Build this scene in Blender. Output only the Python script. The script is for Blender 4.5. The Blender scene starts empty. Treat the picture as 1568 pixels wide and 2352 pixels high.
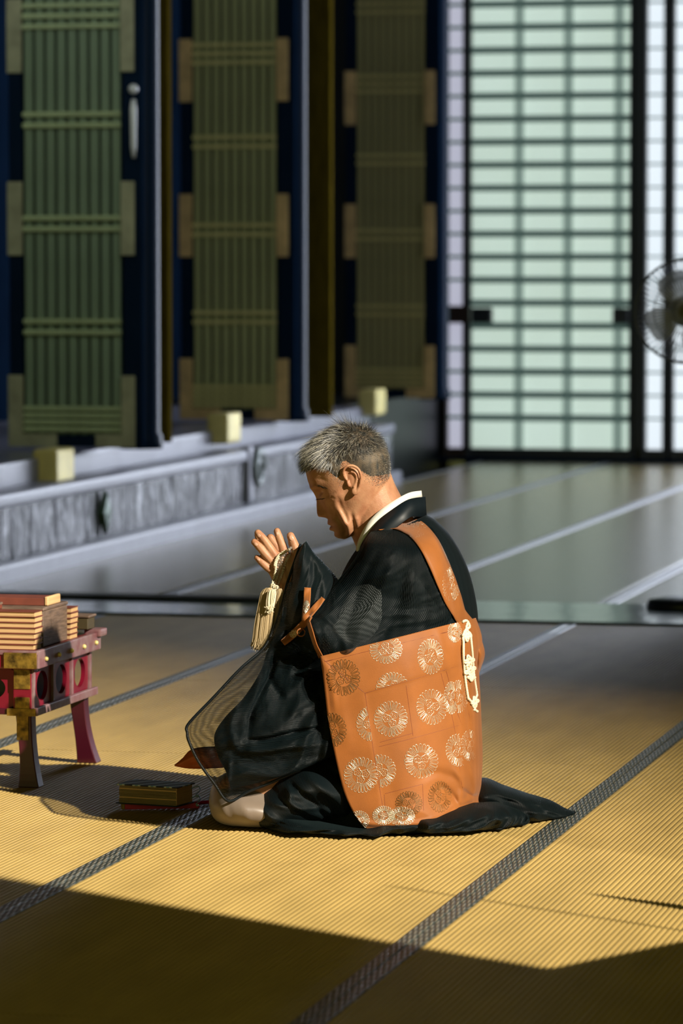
import bpy, bmesh, math, random
import numpy as np
from mathutils import Vector, Matrix
from mathutils.bvhtree import BVHTree

random.seed(7); np.random.seed(7)
S = bpy.context.scene
COL = S.collection
PI = math.pi

# ------------------------------------------------------------------ camera
F = 9200.0; CX, CY = 784.0, 1176.0; HOR = 608.0; CAMZ = 1.25
PITCH = math.atan((CY - HOR) / F)
cd = bpy.data.cameras.new('camera'); cam = bpy.data.objects.new('camera', cd); COL.objects.link(cam)
cam.location = (0, 0, CAMZ); cam.rotation_euler = (PI / 2 - PITCH, 0, 0)
cd.sensor_fit = 'HORIZONTAL'; cd.sensor_width = 36.0; cd.lens = 36.0 * F / 1568.0
cd.clip_start = 0.1; cd.clip_end = 200
cd.dof.use_dof = True; cd.dof.focus_distance = 8.93; cd.dof.aperture_fstop = 7.5
S.camera = cam

# ------------------------------------------------------------------ world, sun, exposure
w = bpy.data.worlds.new('world'); S.world = w; w.use_nodes = True
bg = w.node_tree.nodes['Background']; bg.inputs[0].default_value = (.90, .92, .28, 1); bg.inputs[1].default_value = 0.60
SUN_EL = math.radians(28.0); SUN_AZ = math.radians(45.0)     # light comes from the right front
sd = Vector((math.cos(SUN_EL) * math.sin(SUN_AZ), -math.cos(SUN_EL) * math.cos(SUN_AZ), math.sin(SUN_EL)))
sl = bpy.data.lights.new('sun', 'SUN'); sun = bpy.data.objects.new('sun', sl); COL.objects.link(sun)
sl.energy = 8.3; sl.color = (1.0, 0.91, 0.76); sl.angle = math.radians(0.6)
sun.rotation_euler = sd.to_track_quat('Z', 'Y').to_euler(); sun.location = (6, -6, 8)
S.view_settings.view_transform = 'Standard'; S.view_settings.look = 'None'
S.view_settings.exposure = 0.0; S.view_settings.gamma = 1.0; S.view_settings.use_curve_mapping = False
S.cycles.use_denoising = True
S.cycles.max_bounces = 8; S.cycles.transparent_max_bounces = 24
S.cycles.sample_clamp_indirect = 4.0

# ------------------------------------------------------------------ frames of reference
RA = math.atan(2134.0 / F)                       # the hall is turned this far to the line of sight
E1 = np.array([math.sin(RA), math.cos(RA), 0.0]) # away from the camera along the mats
E2 = np.array([math.cos(RA), -math.sin(RA), 0.0])# to the right across the mats
cp, sp = math.cos(PITCH), math.sin(PITCH)
def ray(px, py):
    dx, dy = (px - CX) / F, (CY - py) / F
    return np.array([dx, cp + dy * sp, -sp + dy * cp])
def W(px, py, Y):
    d = ray(px, py); t = Y / d[1]
    return np.array([d[0] * t, Y, CAMZ + d[2] * t])
def project(P):
    P = np.atleast_2d(P); x, y, z = P[:, 0], P[:, 1], P[:, 2] - CAMZ
    f = y * cp - z * sp; u = y * sp + z * cp
    return np.stack([CX + F * x / f, CY - F * u / f], 1)
def H(a, b, z=0.0):                              # hall coordinates: a to the right, b away
    v = a * E2 + b * E1; return np.array([v[0], v[1], z])
HALL = Matrix.Rotation(-RA, 4, 'Z')
def on_back(px, py, b):                          # a pixel on the plane at distance b: (a, z)
    d = ray(px, py); t = b / (d @ E1)
    return (d @ E2) * t, CAMZ + d[2] * t

# ------------------------------------------------------------------ object helpers
def link(name, me, mat=None, parent=None, smooth=False):
    o = bpy.data.objects.new(name, me); COL.objects.link(o)
    if mat is not None and len(me.materials) == 0: me.materials.append(mat)
    if parent is not None: o.parent = parent
    if smooth:
        me.polygons.foreach_set('use_smooth', [True] * len(me.polygons))
    return o
def mesh(name, V, Fc, mat=None, parent=None, smooth=False, uv=None):
    me = bpy.data.meshes.new(name); me.from_pydata([tuple(map(float, v)) for v in V], [], [tuple(map(int, f)) for f in Fc]); me.update()
    if uv is not None:
        l = me.uv_layers.new(name='UVMap'); idx = np.zeros(len(me.loops), dtype=np.int32); me.loops.foreach_get('vertex_index', idx)
        l.data.foreach_set('uv', np.asarray(uv, dtype=np.float32)[idx].ravel())
    return link(name, me, mat, parent, smooth)
def empty(name, loc=(0, 0, 0), rz=0.0, parent=None):
    o = bpy.data.objects.new(name, None); COL.objects.link(o); o.location = tuple(loc); o.rotation_euler = (0, 0, rz)
    o.empty_display_size = .1
    if parent is not None: o.parent = parent
    return o
def tag(o, label=None, cat=None, group=None, kind=None):
    if label: o['label'] = label
    if cat: o['category'] = cat
    if group: o['group'] = group
    if kind: o['kind'] = kind
    return o
def box_me(name, x0, x1, y0, y1, z0, z1, bev=0.0, seg=1):
    bm = bmesh.new(); bmesh.ops.create_cube(bm, size=1)
    bmesh.ops.scale(bm, vec=(x1 - x0, y1 - y0, z1 - z0), verts=bm.verts)
    bmesh.ops.translate(bm, vec=((x0 + x1) / 2, (y0 + y1) / 2, (z0 + z1) / 2), verts=bm.verts)
    if bev > 0: bmesh.ops.bevel(bm, geom=list(bm.edges), offset=bev, segments=seg, affect='EDGES', profile=.6)
    me = bpy.data.meshes.new(name); bm.to_mesh(me); bm.free(); return me
def box(name, x0, x1, y0, y1, z0, z1, mat, parent=None, bev=0.0, seg=1):
    return link(name, box_me(name, x0, x1, y0, y1, z0, z1, bev, seg), mat, parent)
def catmull(P, n):
    P = np.asarray(P, float); m = len(P)
    if m == 2:
        t = np.linspace(0, 1, n)[:, None]; return P[0] * (1 - t) + P[1] * t
    Q = np.vstack([2 * P[0] - P[1], P, 2 * P[-1] - P[-2]])
    T = np.linspace(0, m - 1 - 1e-9, n); out = []
    for t in T:
        i = int(t); u = t - i; a, b, c, d = Q[i], Q[i + 1], Q[i + 2], Q[i + 3]
        out.append(.5 * ((2 * b) + (c - a) * u + (2 * a - 5 * b + 4 * c - d) * u * u + (3 * b - a - 3 * c + d) * u ** 3))
    return np.array(out)
def tube_vf(P, R, k=8, cap=True, off=0, flat=None):
    """tube round a path; flat=(vector, ratio) squashes it along a vector"""
    P = np.asarray(P, float); n = len(P); R = np.broadcast_to(np.asarray(R, float), (n,))
    V = []; Fc = []
    T = np.gradient(P, axis=0); T /= np.linalg.norm(T, axis=1)[:, None] + 1e-12
    up = np.array([0, 0, 1.0]) if abs(T[0][2]) < .9 else np.array([1.0, 0, 0])
    nrm = np.cross(T[0], up); nrm /= np.linalg.norm(nrm)
    for i in range(n):
        nrm = nrm - T[i] * (nrm @ T[i]); nrm /= np.linalg.norm(nrm) + 1e-12
        bn = np.cross(T[i], nrm)
        for j in range(k):
            a = 2 * PI * j / k; d = R[i] * (math.cos(a) * nrm + math.sin(a) * bn)
            if flat is not None: d = d - flat[0] * (d @ flat[0]) * (1 - flat[1])
            V.append(P[i] + d)
    for i in range(n - 1):
        for j in range(k):
            a = off + i * k + j; b = off + i * k + (j + 1) % k
            Fc.append((a, b, b + k, a + k))
    if cap:
        Fc.append(tuple(off + j for j in range(k))[::-1]); Fc.append(tuple(off + (n - 1) * k + j for j in range(k)))
    return V, Fc
class MB:
    def __init__(s): s.V = []; s.F = []
    def tube(s, P, R, k=8, cap=True, flat=None):
        v, f = tube_vf(P, R, k, cap, len(s.V), flat); s.V += v; s.F += f; return s
    def add(s, V, Fc):
        o = len(s.V); s.V += list(V); s.F += [tuple(i + o for i in f) for f in Fc]; return s
    def ball(s, c, r, nu=12, nv=8, M=None):
        V = []; Fc = []; r = np.broadcast_to(np.asarray(r, float), (3,))
        for i in range(nv + 1):
            th = PI * i / nv
            for j in range(nu):
                ph = 2 * PI * j / nu
                d = np.array([math.sin(th) * math.cos(ph), math.sin(th) * math.sin(ph), math.cos(th)]) * r
                if M is not None: d = M @ d
                V.append(np.asarray(c) + d)
        for i in range(nv):
            for j in range(nu):
                a = i * nu + j; b = i * nu + (j + 1) % nu; Fc.append((a, a + nu, b + nu, b))
        return s.add(V, Fc)
    def build(s, name, mat, parent=None, smooth=True): return mesh(name, s.V, s.F, mat, parent, smooth)

# ------------------------------------------------------------------ materials
def nd(nt, t, **kw):
    n = nt.nodes.new(t)
    for k, v in kw.items(): setattr(n, k, v)
    return n
def mat(name, col, rough=.6, metal=0.0, spec=.5, noise=0.0, nscale=20.0, bump=0.0, bscale=60.0, stretch=(1, 1, 1), col2=None, sheen=0.0, coat=0.0, sss=0.0, emit=None, coords='Object', bdist=.002):
    m = bpy.data.materials.new(name); m.use_nodes = True; nt = m.node_tree; b = nt.nodes['Principled BSDF']
    b.inputs['Base Color'].default_value = (*col, 1); b.inputs['Roughness'].default_value = rough
    b.inputs['Metallic'].default_value = metal; b.inputs['Specular IOR Level'].default_value = spec
    b.inputs['Sheen Weight'].default_value = sheen; b.inputs['Coat Weight'].default_value = coat
    if sss: b.inputs['Subsurface Weight'].default_value = sss; b.inputs['Subsurface Radius'].default_value = (.012, .004, .002); b.inputs['Subsurface Scale'].default_value = 1.0
    if emit: b.inputs['Emission Color'].default_value = (*emit[0], 1); b.inputs['Emission Strength'].default_value = emit[1]
    if noise or bump:
        tc = nd(nt, 'ShaderNodeTexCoord'); mp = nd(nt, 'ShaderNodeMapping'); nt.links.new(tc.outputs[coords], mp.inputs[0]); mp.inputs['Scale'].default_value = stretch
    if noise:
        n = nd(nt, 'ShaderNodeTexNoise'); n.inputs['Scale'].default_value = nscale; n.inputs['Detail'].default_value = 4; nt.links.new(mp.outputs[0], n.inputs['Vector'])
        r = nd(nt, 'ShaderNodeMapRange'); r.inputs[1].default_value = .3; r.inputs[2].default_value = .7; nt.links.new(n.outputs[0], r.inputs[0])
        mx = nd(nt, 'ShaderNodeMix', data_type='RGBA'); c2 = col2 or tuple(c * (1 - noise) for c in col)
        mx.inputs[6].default_value = (*col, 1); mx.inputs[7].default_value = (*c2, 1); nt.links.new(r.outputs[0], mx.inputs[0]); nt.links.new(mx.outputs[2], b.inputs['Base Color'])
    if bump:
        n2 = nd(nt, 'ShaderNodeTexNoise'); n2.inputs['Scale'].default_value = bscale; n2.inputs['Detail'].default_value = 3; nt.links.new(mp.outputs[0], n2.inputs['Vector'])
        bp = nd(nt, 'ShaderNodeBump'); bp.inputs['Strength'].default_value = bump; bp.inputs['Distance'].default_value = bdist; nt.links.new(n2.outputs[0], bp.inputs['Height']); nt.links.new(bp.outputs[0], b.inputs['Normal'])
    return m
M = {}
M['tatami2'] = mat('far_tatami_sheen', (.26, .195, .08), .27, spec=1.0, noise=.2, nscale=9, stretch=(1, .25, 1))  # far mats: darker, glossier copy made to carry the window sheen
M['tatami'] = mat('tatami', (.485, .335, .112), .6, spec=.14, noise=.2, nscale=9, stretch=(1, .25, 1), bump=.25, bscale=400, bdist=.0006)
def border_mat():
    m = mat('mat_border', (.05, .055, .045), .45, spec=.6); nt = m.node_tree; b = nt.nodes['Principled BSDF']
    tc = nd(nt, 'ShaderNodeTexCoord'); mp = nd(nt, 'ShaderNodeMapping'); nt.links.new(tc.outputs['Object'], mp.inputs[0]); mp.inputs['Scale'].default_value = (1, .2, 1)
    v = nd(nt, 'ShaderNodeTexWave', bands_direction='X'); v.inputs['Scale'].default_value = 36; v.inputs['Distortion'].default_value = 1.5; v.inputs['Detail Scale'].default_value = 40
    nt.links.new(mp.outputs[0], v.inputs['Vector'])
    v2 = nd(nt, 'ShaderNodeTexWave', bands_direction='DIAGONAL'); v2.inputs['Scale'].default_value = 62; nt.links.new(mp.outputs[0], v2.inputs['Vector'])
    mu = nd(nt, 'ShaderNodeMath', operation='MULTIPLY'); nt.links.new(v.outputs['Fac'], mu.inputs[0]); nt.links.new(v2.outputs['Fac'], mu.inputs[1])
    mx = nd(nt, 'ShaderNodeMix', data_type='RGBA'); mx.inputs[6].default_value = (.022, .036, .034, 1); mx.inputs[7].default_value = (.34, .30, .22, 1)
    nt.links.new(mu.outputs[0], mx.inputs[0]); nt.links.new(mx.outputs[2], b.inputs['Base Color'])
    bp = nd(nt, 'ShaderNodeBump'); bp.inputs['Strength'].default_value = 1; bp.inputs['Distance'].default_value = .002; nt.links.new(mu.outputs[0], bp.inputs['Height']); nt.links.new(bp.outputs[0], b.inputs['Normal'])
    return m
M['border'] = border_mat(); M['border2'] = mat('pale_mat_border', (.20, .21, .26), .35, spec=.6)  # second border is a plain paler, bluish one for the far mats
M['plaster'] = mat('dark_plaster', (.05, .055, .06), .8, noise=.3, nscale=4)
M['navy'] = mat('navy_lacquer', (.007, .018, .042), .8, spec=.0, noise=.3, nscale=3, bump=.15, bscale=8, bdist=.004)
M['column'] = mat('lacquered_column', (.007, .018, .042), .22, spec=.06)
M['frame'] = mat('window_frame_wood', (.008, .014, .022), .4, noise=.3, nscale=6)
M['redwood'] = mat('reddish_dark_wood', (.028, .012, .008), .5, noise=.3, nscale=5, stretch=(8, 8, 1))
M['brownwood'] = mat('brown_wood', (.13, .09, .010), .8, spec=.0, noise=.4, nscale=6, stretch=(6, 6, 1))
M['slat'] = mat('green_slat_wood', (.24, .33, .22), .6, noise=.25, nscale=5, stretch=(3, 3, .6))
M['slat2'] = mat('olive_slat_wood', (.42, .44, .20), .6, noise=.25, nscale=5, stretch=(3, 3, .6))
M['slat3'] = mat('brown_slat_wood', (.40,.36,.15), .6, noise=.25, nscale=5, stretch=(3, 3, .6))
M['rail'] = mat('pale_green_rail_wood', (.50, .60, .34), .5, noise=.25, nscale=7)
M['rail2'] = mat('pale_olive_rail_wood', (.72, .66, .28), .5, noise=.25, nscale=7)
M['rail3'] = mat('pale_brown_rail_wood', (.62, .54, .22), .5, noise=.25, nscale=7)
M['brass'] = mat('aged_gilt_brass', (.80, .55, .24), .6, metal=.0, noise=.35, nscale=12, bump=.2, bscale=60)
M['brassg'] = mat('aged_green_brass', (.46, .46, .30), .6, metal=.0, noise=.35, nscale=12, bump=.2, bscale=60)
M['gold'] = mat('gilt_metal', (.90, .76, .28), .45, metal=.3, noise=.2, nscale=10)
M['platform'] = mat('platform_lacquered_wood', (.05, .05, .07), .25, spec=.8, noise=.3, nscale=3, bump=1.0, bscale=2.2, stretch=(1, 5, .8), bdist=.06)
M['ledge'] = mat('highlight_ledge_wood', (.27, .27, .34), .35, spec=.6, noise=.25, nscale=4, bump=.2, bscale=5, bdist=.01)  # colour lightened to carry the highlights on nosing and base rail
M['sill'] = mat('threshold_lacquered_wood', (.09, .14, .17), .15, spec=1.0, noise=.3, nscale=3, bump=.25, bscale=5, bdist=.01)
M['black'] = mat('black_wood', (.004, .006, .008), .4)
M['post'] = mat('glowing_lattice_post', (.10, .15, .13), .7, emit=((.17, .235, .205), 1.0))  # emission puts the daylight behind the paper into the posts
M['lattice'] = mat('glowing_lattice_bar', (.05, .075, .07), .7, emit=((.05, .085, .075), .8))  # weak emission stands in for backlight on the bars

# ------------------------------------------------------------------ floor: slab, mats, threshold
floor = box('floor', -8, 3, -4, 27.0, -.30, -.056, M['plaster']); floor.matrix_world = HALL; tag(floor, kind='structure')
BORD = [-4.90, -4.075, -3.225, -2.372, -1.535, -.69, .155, 1.0, 1.9]
def mat_mesh(wd, ln, mm='tatami'):
    V = []; Fc = []; heri = .029; pitch = .0121 if mm == 'tatami' else .10; n = int((wd - 2 * heri) / pitch); pitch = (wd - 2 * heri) / n
    prof = [(heri * .5, -.004)]
    for i in range(n):
        x = heri + i * pitch
        prof += [(x + pitch * .02, -.0030), (x + pitch * .22, -.0005), (x + pitch * .5, .0), (x + pitch * .78, -.0005)] if mm == 'tatami' else [(x + pitch * .2, 0.0), (x + pitch * .8, 0.0)]
    prof += [(wd - heri, -.003), (wd - heri * .5, -.004), (wd - .0008, -.05), (.0008, -.05)]
    for (x, z) in prof: V += [(x, .0008, z), (x, ln - .0008, z)]
    k = len(prof)
    for i in range(k):
        j = (i + 1) % k; Fc.append((2 * i, 2 * j, 2 * j + 1, 2 * i + 1)[::-1])
    Fc.append(tuple(range(0, 2 * k, 2))); Fc.append(tuple(range(1, 2 * k, 2))[::-1])
    me = bpy.data.meshes.new('tatami_mat'); me.from_pydata(V, [], Fc); me.update(); me.materials.append(M[mm]); return me
def heri_mesh(ln, mm='border'):
    V = []; Fc = []; prof = [(0, -.03), (0.0006, -.001), (.003, .0008), (.0265, .0008), (.029, -.0008), (.029, -.004)]
    for (x, z) in prof: V += [(x, .001, z), (x, ln - .001, z)]
    for i in range(len(prof) - 1): Fc.append((2 * i, 2 * i + 1, 2 * i + 3, 2 * i + 2)[::-1])
    me = bpy.data.meshes.new('mat_border'); me.from_pydata(V, [], Fc); me.update(); me.materials.append(M[mm]); return me
HERI = {}
ROWS = [(-2.45, 1.758)] + [(8.10 + 1.758 * k, 1.758) for k in range(-5, 3)] + [(13.37, .36)] + [(14.52 + 1.758 * k, 1.758) for k in range(6)]
for ci in range(len(BORD) - 1):
    wd = BORD[ci + 1] - BORD[ci]; cache = {}
    for (b0, ln) in ROWS:
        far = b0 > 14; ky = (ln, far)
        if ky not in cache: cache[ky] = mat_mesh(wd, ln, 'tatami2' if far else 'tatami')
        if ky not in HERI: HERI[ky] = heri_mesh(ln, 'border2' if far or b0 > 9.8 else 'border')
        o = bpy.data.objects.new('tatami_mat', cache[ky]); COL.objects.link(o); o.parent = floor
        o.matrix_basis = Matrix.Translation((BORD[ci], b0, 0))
        for s in (0, 1):
            h = bpy.data.objects.new('mat_border', HERI[ky]); COL.objects.link(h); h.parent = o
            h.matrix_basis = Matrix.Translation((wd, ln, 0)) @ Matrix.Rotation(PI, 4, 'Z') if s else Matrix.Identity(4)
sill = box('trim_1', -4.9, 1.9, 13.735, 14.515, -.05, .008, M['sill'], bev=.006, seg=2); sill.matrix_world = HALL; tag(sill, kind='structure')
box('track_strip', -4.85, -3.45, 14.30, 14.42, .0085, .020, M['black'], sill, bev=.003)

# ------------------------------------------------------------------ shell
BK = 25.08
def st(name, x0, x1, y0, y1, z0, z1, m, bev=0):
    o = box(name, x0, x1, y0, y1, z0, z1, M[m], bev=bev); o.matrix_world = HALL; return tag(o, kind='structure')
st('ceiling', -7, 2.1, -2.5, 26, 5.2, 5.3, 'plaster')
st('wall_left', -6.6, -6.4, 2, 26, -.05, 5.2, 'navy')
# right wall: solid to 5.38, open for the sun, slats added to fade the sun, solid again, paper windows beyond the threshold
st('wall_right', 1.9, 2.02, -2.5, 4.94, -.05, 5.2, 'plaster')
wr = st('wall_right_middle', 1.95, 2.02, 10.4, 15.2, -.05, 5.2, 'plaster')
fade_slats = empty('sun_fade_slats', H(1.96, 8.8, 0), -RA); tag(fade_slats, kind='structure')  # unseen slats of growing width, added to dim the sun gradually
bb = 6.36
while bb < 10.45:
    p = .034; wd = p * float(np.interp(bb + .44, [6.8, 7.1, 7.7, 8.5, 9.5, 10.8], [.02, .06, .30, .58, .80, 1.0]))
    box('slat', -.004, .004, bb - 8.8, bb - 8.8 + wd, -.02, 5.2, M['brownwood'], fade_slats); bb += p

# back wall pieces and windows
def bx(px): return on_back(px, 1000, BK)[0]
ZB = on_back(1260, 1030, BK)[1]
def paper_mat(name, col, st_, col2=None):
    m = bpy.data.materials.new(name); m.use_nodes = True; nt = m.node_tree; b = nt.nodes['Principled BSDF']
    b.inputs['Base Color'].default_value = (.75, .75, .72, 1); b.inputs['Roughness'].default_value = .8
    b.inputs['Emission Strength'].default_value = st_
    tc = nd(nt, 'ShaderNodeTexCoord'); n = nd(nt, 'ShaderNodeTexNoise'); n.inputs['Scale'].default_value = 1.3; nt.links.new(tc.outputs['Object'], n.inputs['Vector'])
    mx = nd(nt, 'ShaderNodeMix', data_type='RGBA'); mx.inputs[6].default_value = (*col, 1); mx.inputs[7].default_value = (*(col2 or col), 1)
    nt.links.new(n.outputs[0], mx.inputs[0]); nt.links.new(mx.outputs[2], b.inputs['Emission Color']); return m
M['paper1'] = paper_mat('backlit_paper_green_white', (.54, .68, .62), 1.0, (.42, .53, .44))
M['paper2'] = paper_mat('backlit_paper_lavender', (.46, .46, .56), 1.0, (.40, .41, .52))
M['paper3'] = paper_mat('backlit_paper_blue_white', (.72, .80, .86), 1.15, (.64, .72, .80))
M['paper4'] = paper_mat('daylit_paper', (.62, .74, .95), .8)
M['paper5'] = paper_mat('boosted_window_paper', (.74, .80, .95), 11.0)  # for unseen windows, made extra bright for the floor sheen
M['door_fill'] = paper_mat('door_fill_paper', (.70, .76, .60), .9)
ROWZ = [on_back(1260, 8 + 52.9 * k, BK)[1] for k in range(20)]
dz = ROWZ[0] - ROWZ[1]
zz = ROWZ[0]
while zz < 4.6: zz += dz; ROWZ.append(zz)
def window(n, a0, a1, pm, vbars, z0, z1, barw=.044, b=BK, fr=None, frame='frame', fw=.04):
    w_ = empty('window_%d' % n, (0, 0, 0), 0); w_.matrix_world = HALL; tag(w_, kind='structure')
    box('paper', a0, a1, b + .02, b + .03, z0, z1, M[pm], w_)
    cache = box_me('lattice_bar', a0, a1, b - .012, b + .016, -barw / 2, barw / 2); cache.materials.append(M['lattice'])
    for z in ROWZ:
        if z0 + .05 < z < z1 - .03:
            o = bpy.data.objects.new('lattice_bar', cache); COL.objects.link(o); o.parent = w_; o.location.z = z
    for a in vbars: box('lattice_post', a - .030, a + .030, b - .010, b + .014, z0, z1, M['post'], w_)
    for (x0, x1) in ((a0 - fw, a0), (a1, a1 + fw)): box('stile', x0, x1, b - .05, b + .03, z0 - .06, z1 + .06, M[frame], w_, bev=.005)
    for (y0, y1) in ((z0 - .06, z0), (z1, z1 + .06)): box('cross_rail', a0, a1, b - .045, b + .03, y0, y1, M[frame], w_)
    return w_
zlock0, zlock1 = on_back(1045, 742, BK)[1], on_back(1045, 702, BK)[1]
window(1, bx(1029), bx(1064), 'paper2', [], zlock1, 4.6, .022, frame='redwood', fw=.022)
window(2, bx(1029), bx(1064), 'paper2', [], ZB, zlock0, .022, frame='redwood', fw=.022)
w3 = window(3, bx(1082), bx(1445), 'paper1', [bx(1190), bx(1302), bx(1418)], ZB, 4.6, fw=.03)
window(4, bx(1484), bx(1522), 'paper3', [], ZB, 4.6, .012, fw=.03)
window(5, bx(1547), bx(1547) + .36, 'paper3', [], ZB, 4.6, .012, fw=.02)
a = bx(1547) + .36 + .1
n_ = 6
while a < 1.2:
    window(n_, a, min(a + 1.1, 1.7), 'paper5', [a + .37, a + .74], ZB, 4.6, .012, fw=.03); a += 1.24; n_ += 1
st('wall_back', -6.6, bx(1027), BK + .02, BK + .2, -.05, 5.2, 'black')
st('wall_back_right', bx(1064) + .0, 2.02, BK + .04, BK + .2, -.05, 5.2, 'black')
st('trim_2', bx(1000), 1.9, BK - .08, BK + .02, 0, ZB - .06, 'navy')
st('trim_3', bx(1447) + .03, bx(1482) - .0, BK - .06, BK + .03, ZB, 4.8, 'frame')
# door pulls on the paper door
for (x0, x1) in ((1085, 1133), (1408, 1446)):
    za, zb = on_back(1100, 742, BK)[1], on_back(1100, 706, BK)[1]
    box('door_pull', bx(x0), bx(x1), BK - .07, BK - .02, za, zb, M['frame'], w3, bev=.01)
box('lock_rail', bx(1012), bx(1080), BK - .06, BK + .01, zlock0, zlock1, M['redwood'], w3)
# right wall windows past the threshold
for k in range(3):
    b0 = 17.8 + 2.4 * k
    w_ = empty('window_%d' % (20 + k)); w_.matrix_world = HALL; tag(w_, kind='structure')
    box('paper', 1.93, 1.94, b0, b0 + 2.1, .5, 4.4, M['paper4'], w_)
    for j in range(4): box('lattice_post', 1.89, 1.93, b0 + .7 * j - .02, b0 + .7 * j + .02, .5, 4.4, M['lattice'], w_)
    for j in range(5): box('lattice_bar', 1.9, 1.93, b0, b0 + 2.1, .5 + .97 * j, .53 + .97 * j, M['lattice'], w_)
st('upper_light_block', -6.4, 2.0, 14.05, 14.2, 2.35, 5.2, 'plaster')  # unseen, added to keep high window light off the near floor
st('side_light_block', -1.90, 1.94, 14.06, 14.18, .02, 2.35, 'plaster')  # unseen, added to block back-room light from the foreground
_w = empty('window_30'); _w.matrix_world = HALL; tag(_w, kind='structure')  # unseen glowing panel added to light the lattice doors from the front
box('paper', -6.3, 1.8, 14.21, 14.22, 2.5, 4.9, M['door_fill'], _w)
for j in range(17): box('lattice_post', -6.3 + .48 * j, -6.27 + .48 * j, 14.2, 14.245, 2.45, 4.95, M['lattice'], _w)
st('wall_right_far', 1.95, 2.02, 15.2, 25.1, -.05, 5.2, 'plaster')

# ------------------------------------------------------------------ raised platform along the left wall
PE = -4.90
_d = ray(900, 1000); PEND = PE * float((_d @ E1) / (_d @ E2))
plat = box('trim_4', -6.45, PE, 4, PEND, -.05, .30, M['platform'], bev=0.01); plat.matrix_world = HALL; tag(plat, kind='structure')
box('base_rail', PE - .01, PE + .06, 4, PEND, -.05, .075, M['ledge'], plat, bev=.02, seg=3)
box('nosing', PE - .16, PE + .02, 4, PEND, .285, .345, M['ledge'], plat, bev=.02, seg=3)
box('upper_beam', -6.44, PE - .13, 4, PEND, .30, .44, M['ledge'], plat, bev=.015, seg=2)
_o = st('trim_15', -6.45, bx(1012), PEND + .02, BK + .02, -.05, .44, 'black')
def diamond(bc, zc):
    hw, hh = .075, .105; V = []
    for (y, z) in ((-hw, 0), (0, -hh), (hw, 0), (0, hh)): V.append((0, y, z))
    for (y, z) in ((-hw, 0), (0, -hh), (hw, 0), (0, hh)): V.append((.02, y * .75, z * .75))
    V.append((.028, 0, 0)); Fc = [(0, 1, 5, 4), (1, 2, 6, 5), (2, 3, 7, 6), (3, 0, 4, 7), (4, 5, 8), (5, 6, 8), (6, 7, 8), (7, 4, 8)]
    o = mesh('diamond_fitting', V, Fc, mat('verdigris_fitting', (.045, .09, .05), .35, metal=.5), plat); o.location = (PE + .012, bc, zc); return o
def b_on_face(px, a=PE):
    d = ray(px, 1000); return a * (d @ E1) / (d @ E2)
diamond(b_on_face(231), .185)
# carved scroll bracket between two lengths of nosing
sb = b_on_face(578)
mb = MB()
P = [(PE + .03, sb + .10 * math.cos(t) * (1 - t / 14), .24 + .10 * math.sin(t) * (1 - t / 14)) for t in np.linspace(0, 11, 60)]
mb.tube(P, np.linspace(.028, .012, 60), 8); o = mb.build('scroll_bracket', mat('bracket_grey_green', (.20, .24, .22), .35, metal=.3, noise=.5, nscale=14), plat)
box('scroll_bracket', PE - .02, PE + .03, sb - .16, sb - .06, .08, .36, M['ledge'], plat, bev=.02, seg=2)

# ------------------------------------------------------------------ lattice doors standing open across the platform
def lattice_door(n, cx, w_px, bottom, xs0, xs1, sm, rm, bm_, frame_m='navy'):
    """door panel square to the platform; everything in metres from its own bottom left corner"""
    zbot = .46; d0 = (CAMZ - zbot) * F / (bottom - HOR); P0 = W(cx, bottom, d0)
    aa = float(P0 @ E2); bbv = float(P0 @ E1)
    r = empty('door_%d' % n, H(aa, bbv, zbot), -RA); tag(r, kind='structure')
    sc = d0 / F; w = w_px * sc; x0 = -w / 2; x1 = w / 2; ht = 4.1; t = .045
    stl, strr = .060, .090
    box('stile', x0, x0 + stl, -t / 2, t / 2, 0, ht, M[frame_m], r, bev=.006)
    box('stile', x1 - strr, x1, -t / 2, t / 2, 0, ht, M[frame_m], r, bev=.006)
    box('bottom_rail', x0 + stl, x1 - strr, -t / 2, t / 2, 0, .05, M[frame_m], r, bev=.004)
    box('back_board', x0 + stl, x1 - strr, .012, .020, 0.05, ht, M['black'], r)
    f0, f1 = x0 + stl + .004, x1 - strr - .004; ns = 9; p = (f1 - f0) / ns
    sme = box_me('slat', -p * .37, p * .37, -.014, .010, .05, ht - .02, .003); sme.materials.append(M[sm])
    for i in range(ns):
        o = bpy.data.objects.new('slat', sme); COL.objects.link(o); o.parent = r; o.location.x = f0 + p * (i + .5)
    rme = box_me('cross_bar', f0, f1, -.030, -.012, -.011, .011, .004); rme.materials.append(M[rm])
    zs = []
    for k in range(9):
        z = .52 + .448 * k
        if k == 3: zs += [z - .045, z, z + .045]
        else: zs += [z - .024, z + .024]
    zs += [.075, .105, .135, .165]
    for z in zs:
        if z < ht - .05:
            o = bpy.data.objects.new('cross_bar', rme); COL.objects.link(o); o.parent = r; o.location.z = z
    # metal shoes and clasps
    def fit(xa, xb, za, zb): return box('metal_fitting', xa, xb, -t / 2 - .012, -t / 2 + .004, za, zb, M[bm_], r, bev=.004, seg=2)
    for (xa, xb) in ((x0 - .004, x0 + stl + .004), (x1 - strr - .004, x1 - strr + .058)):
        fit(xa, xb, -.002, .31)
        for k in range(5): fit(xa, xb, .83 + .79 * k, 1.15 + .79 * k)
    fit(x0 + stl, x0 + w * .36, -.002, .055); fit(x1 - strr - w * .2, x1 - strr, -.002, .055)
    return r, aa, bbv, w
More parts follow.
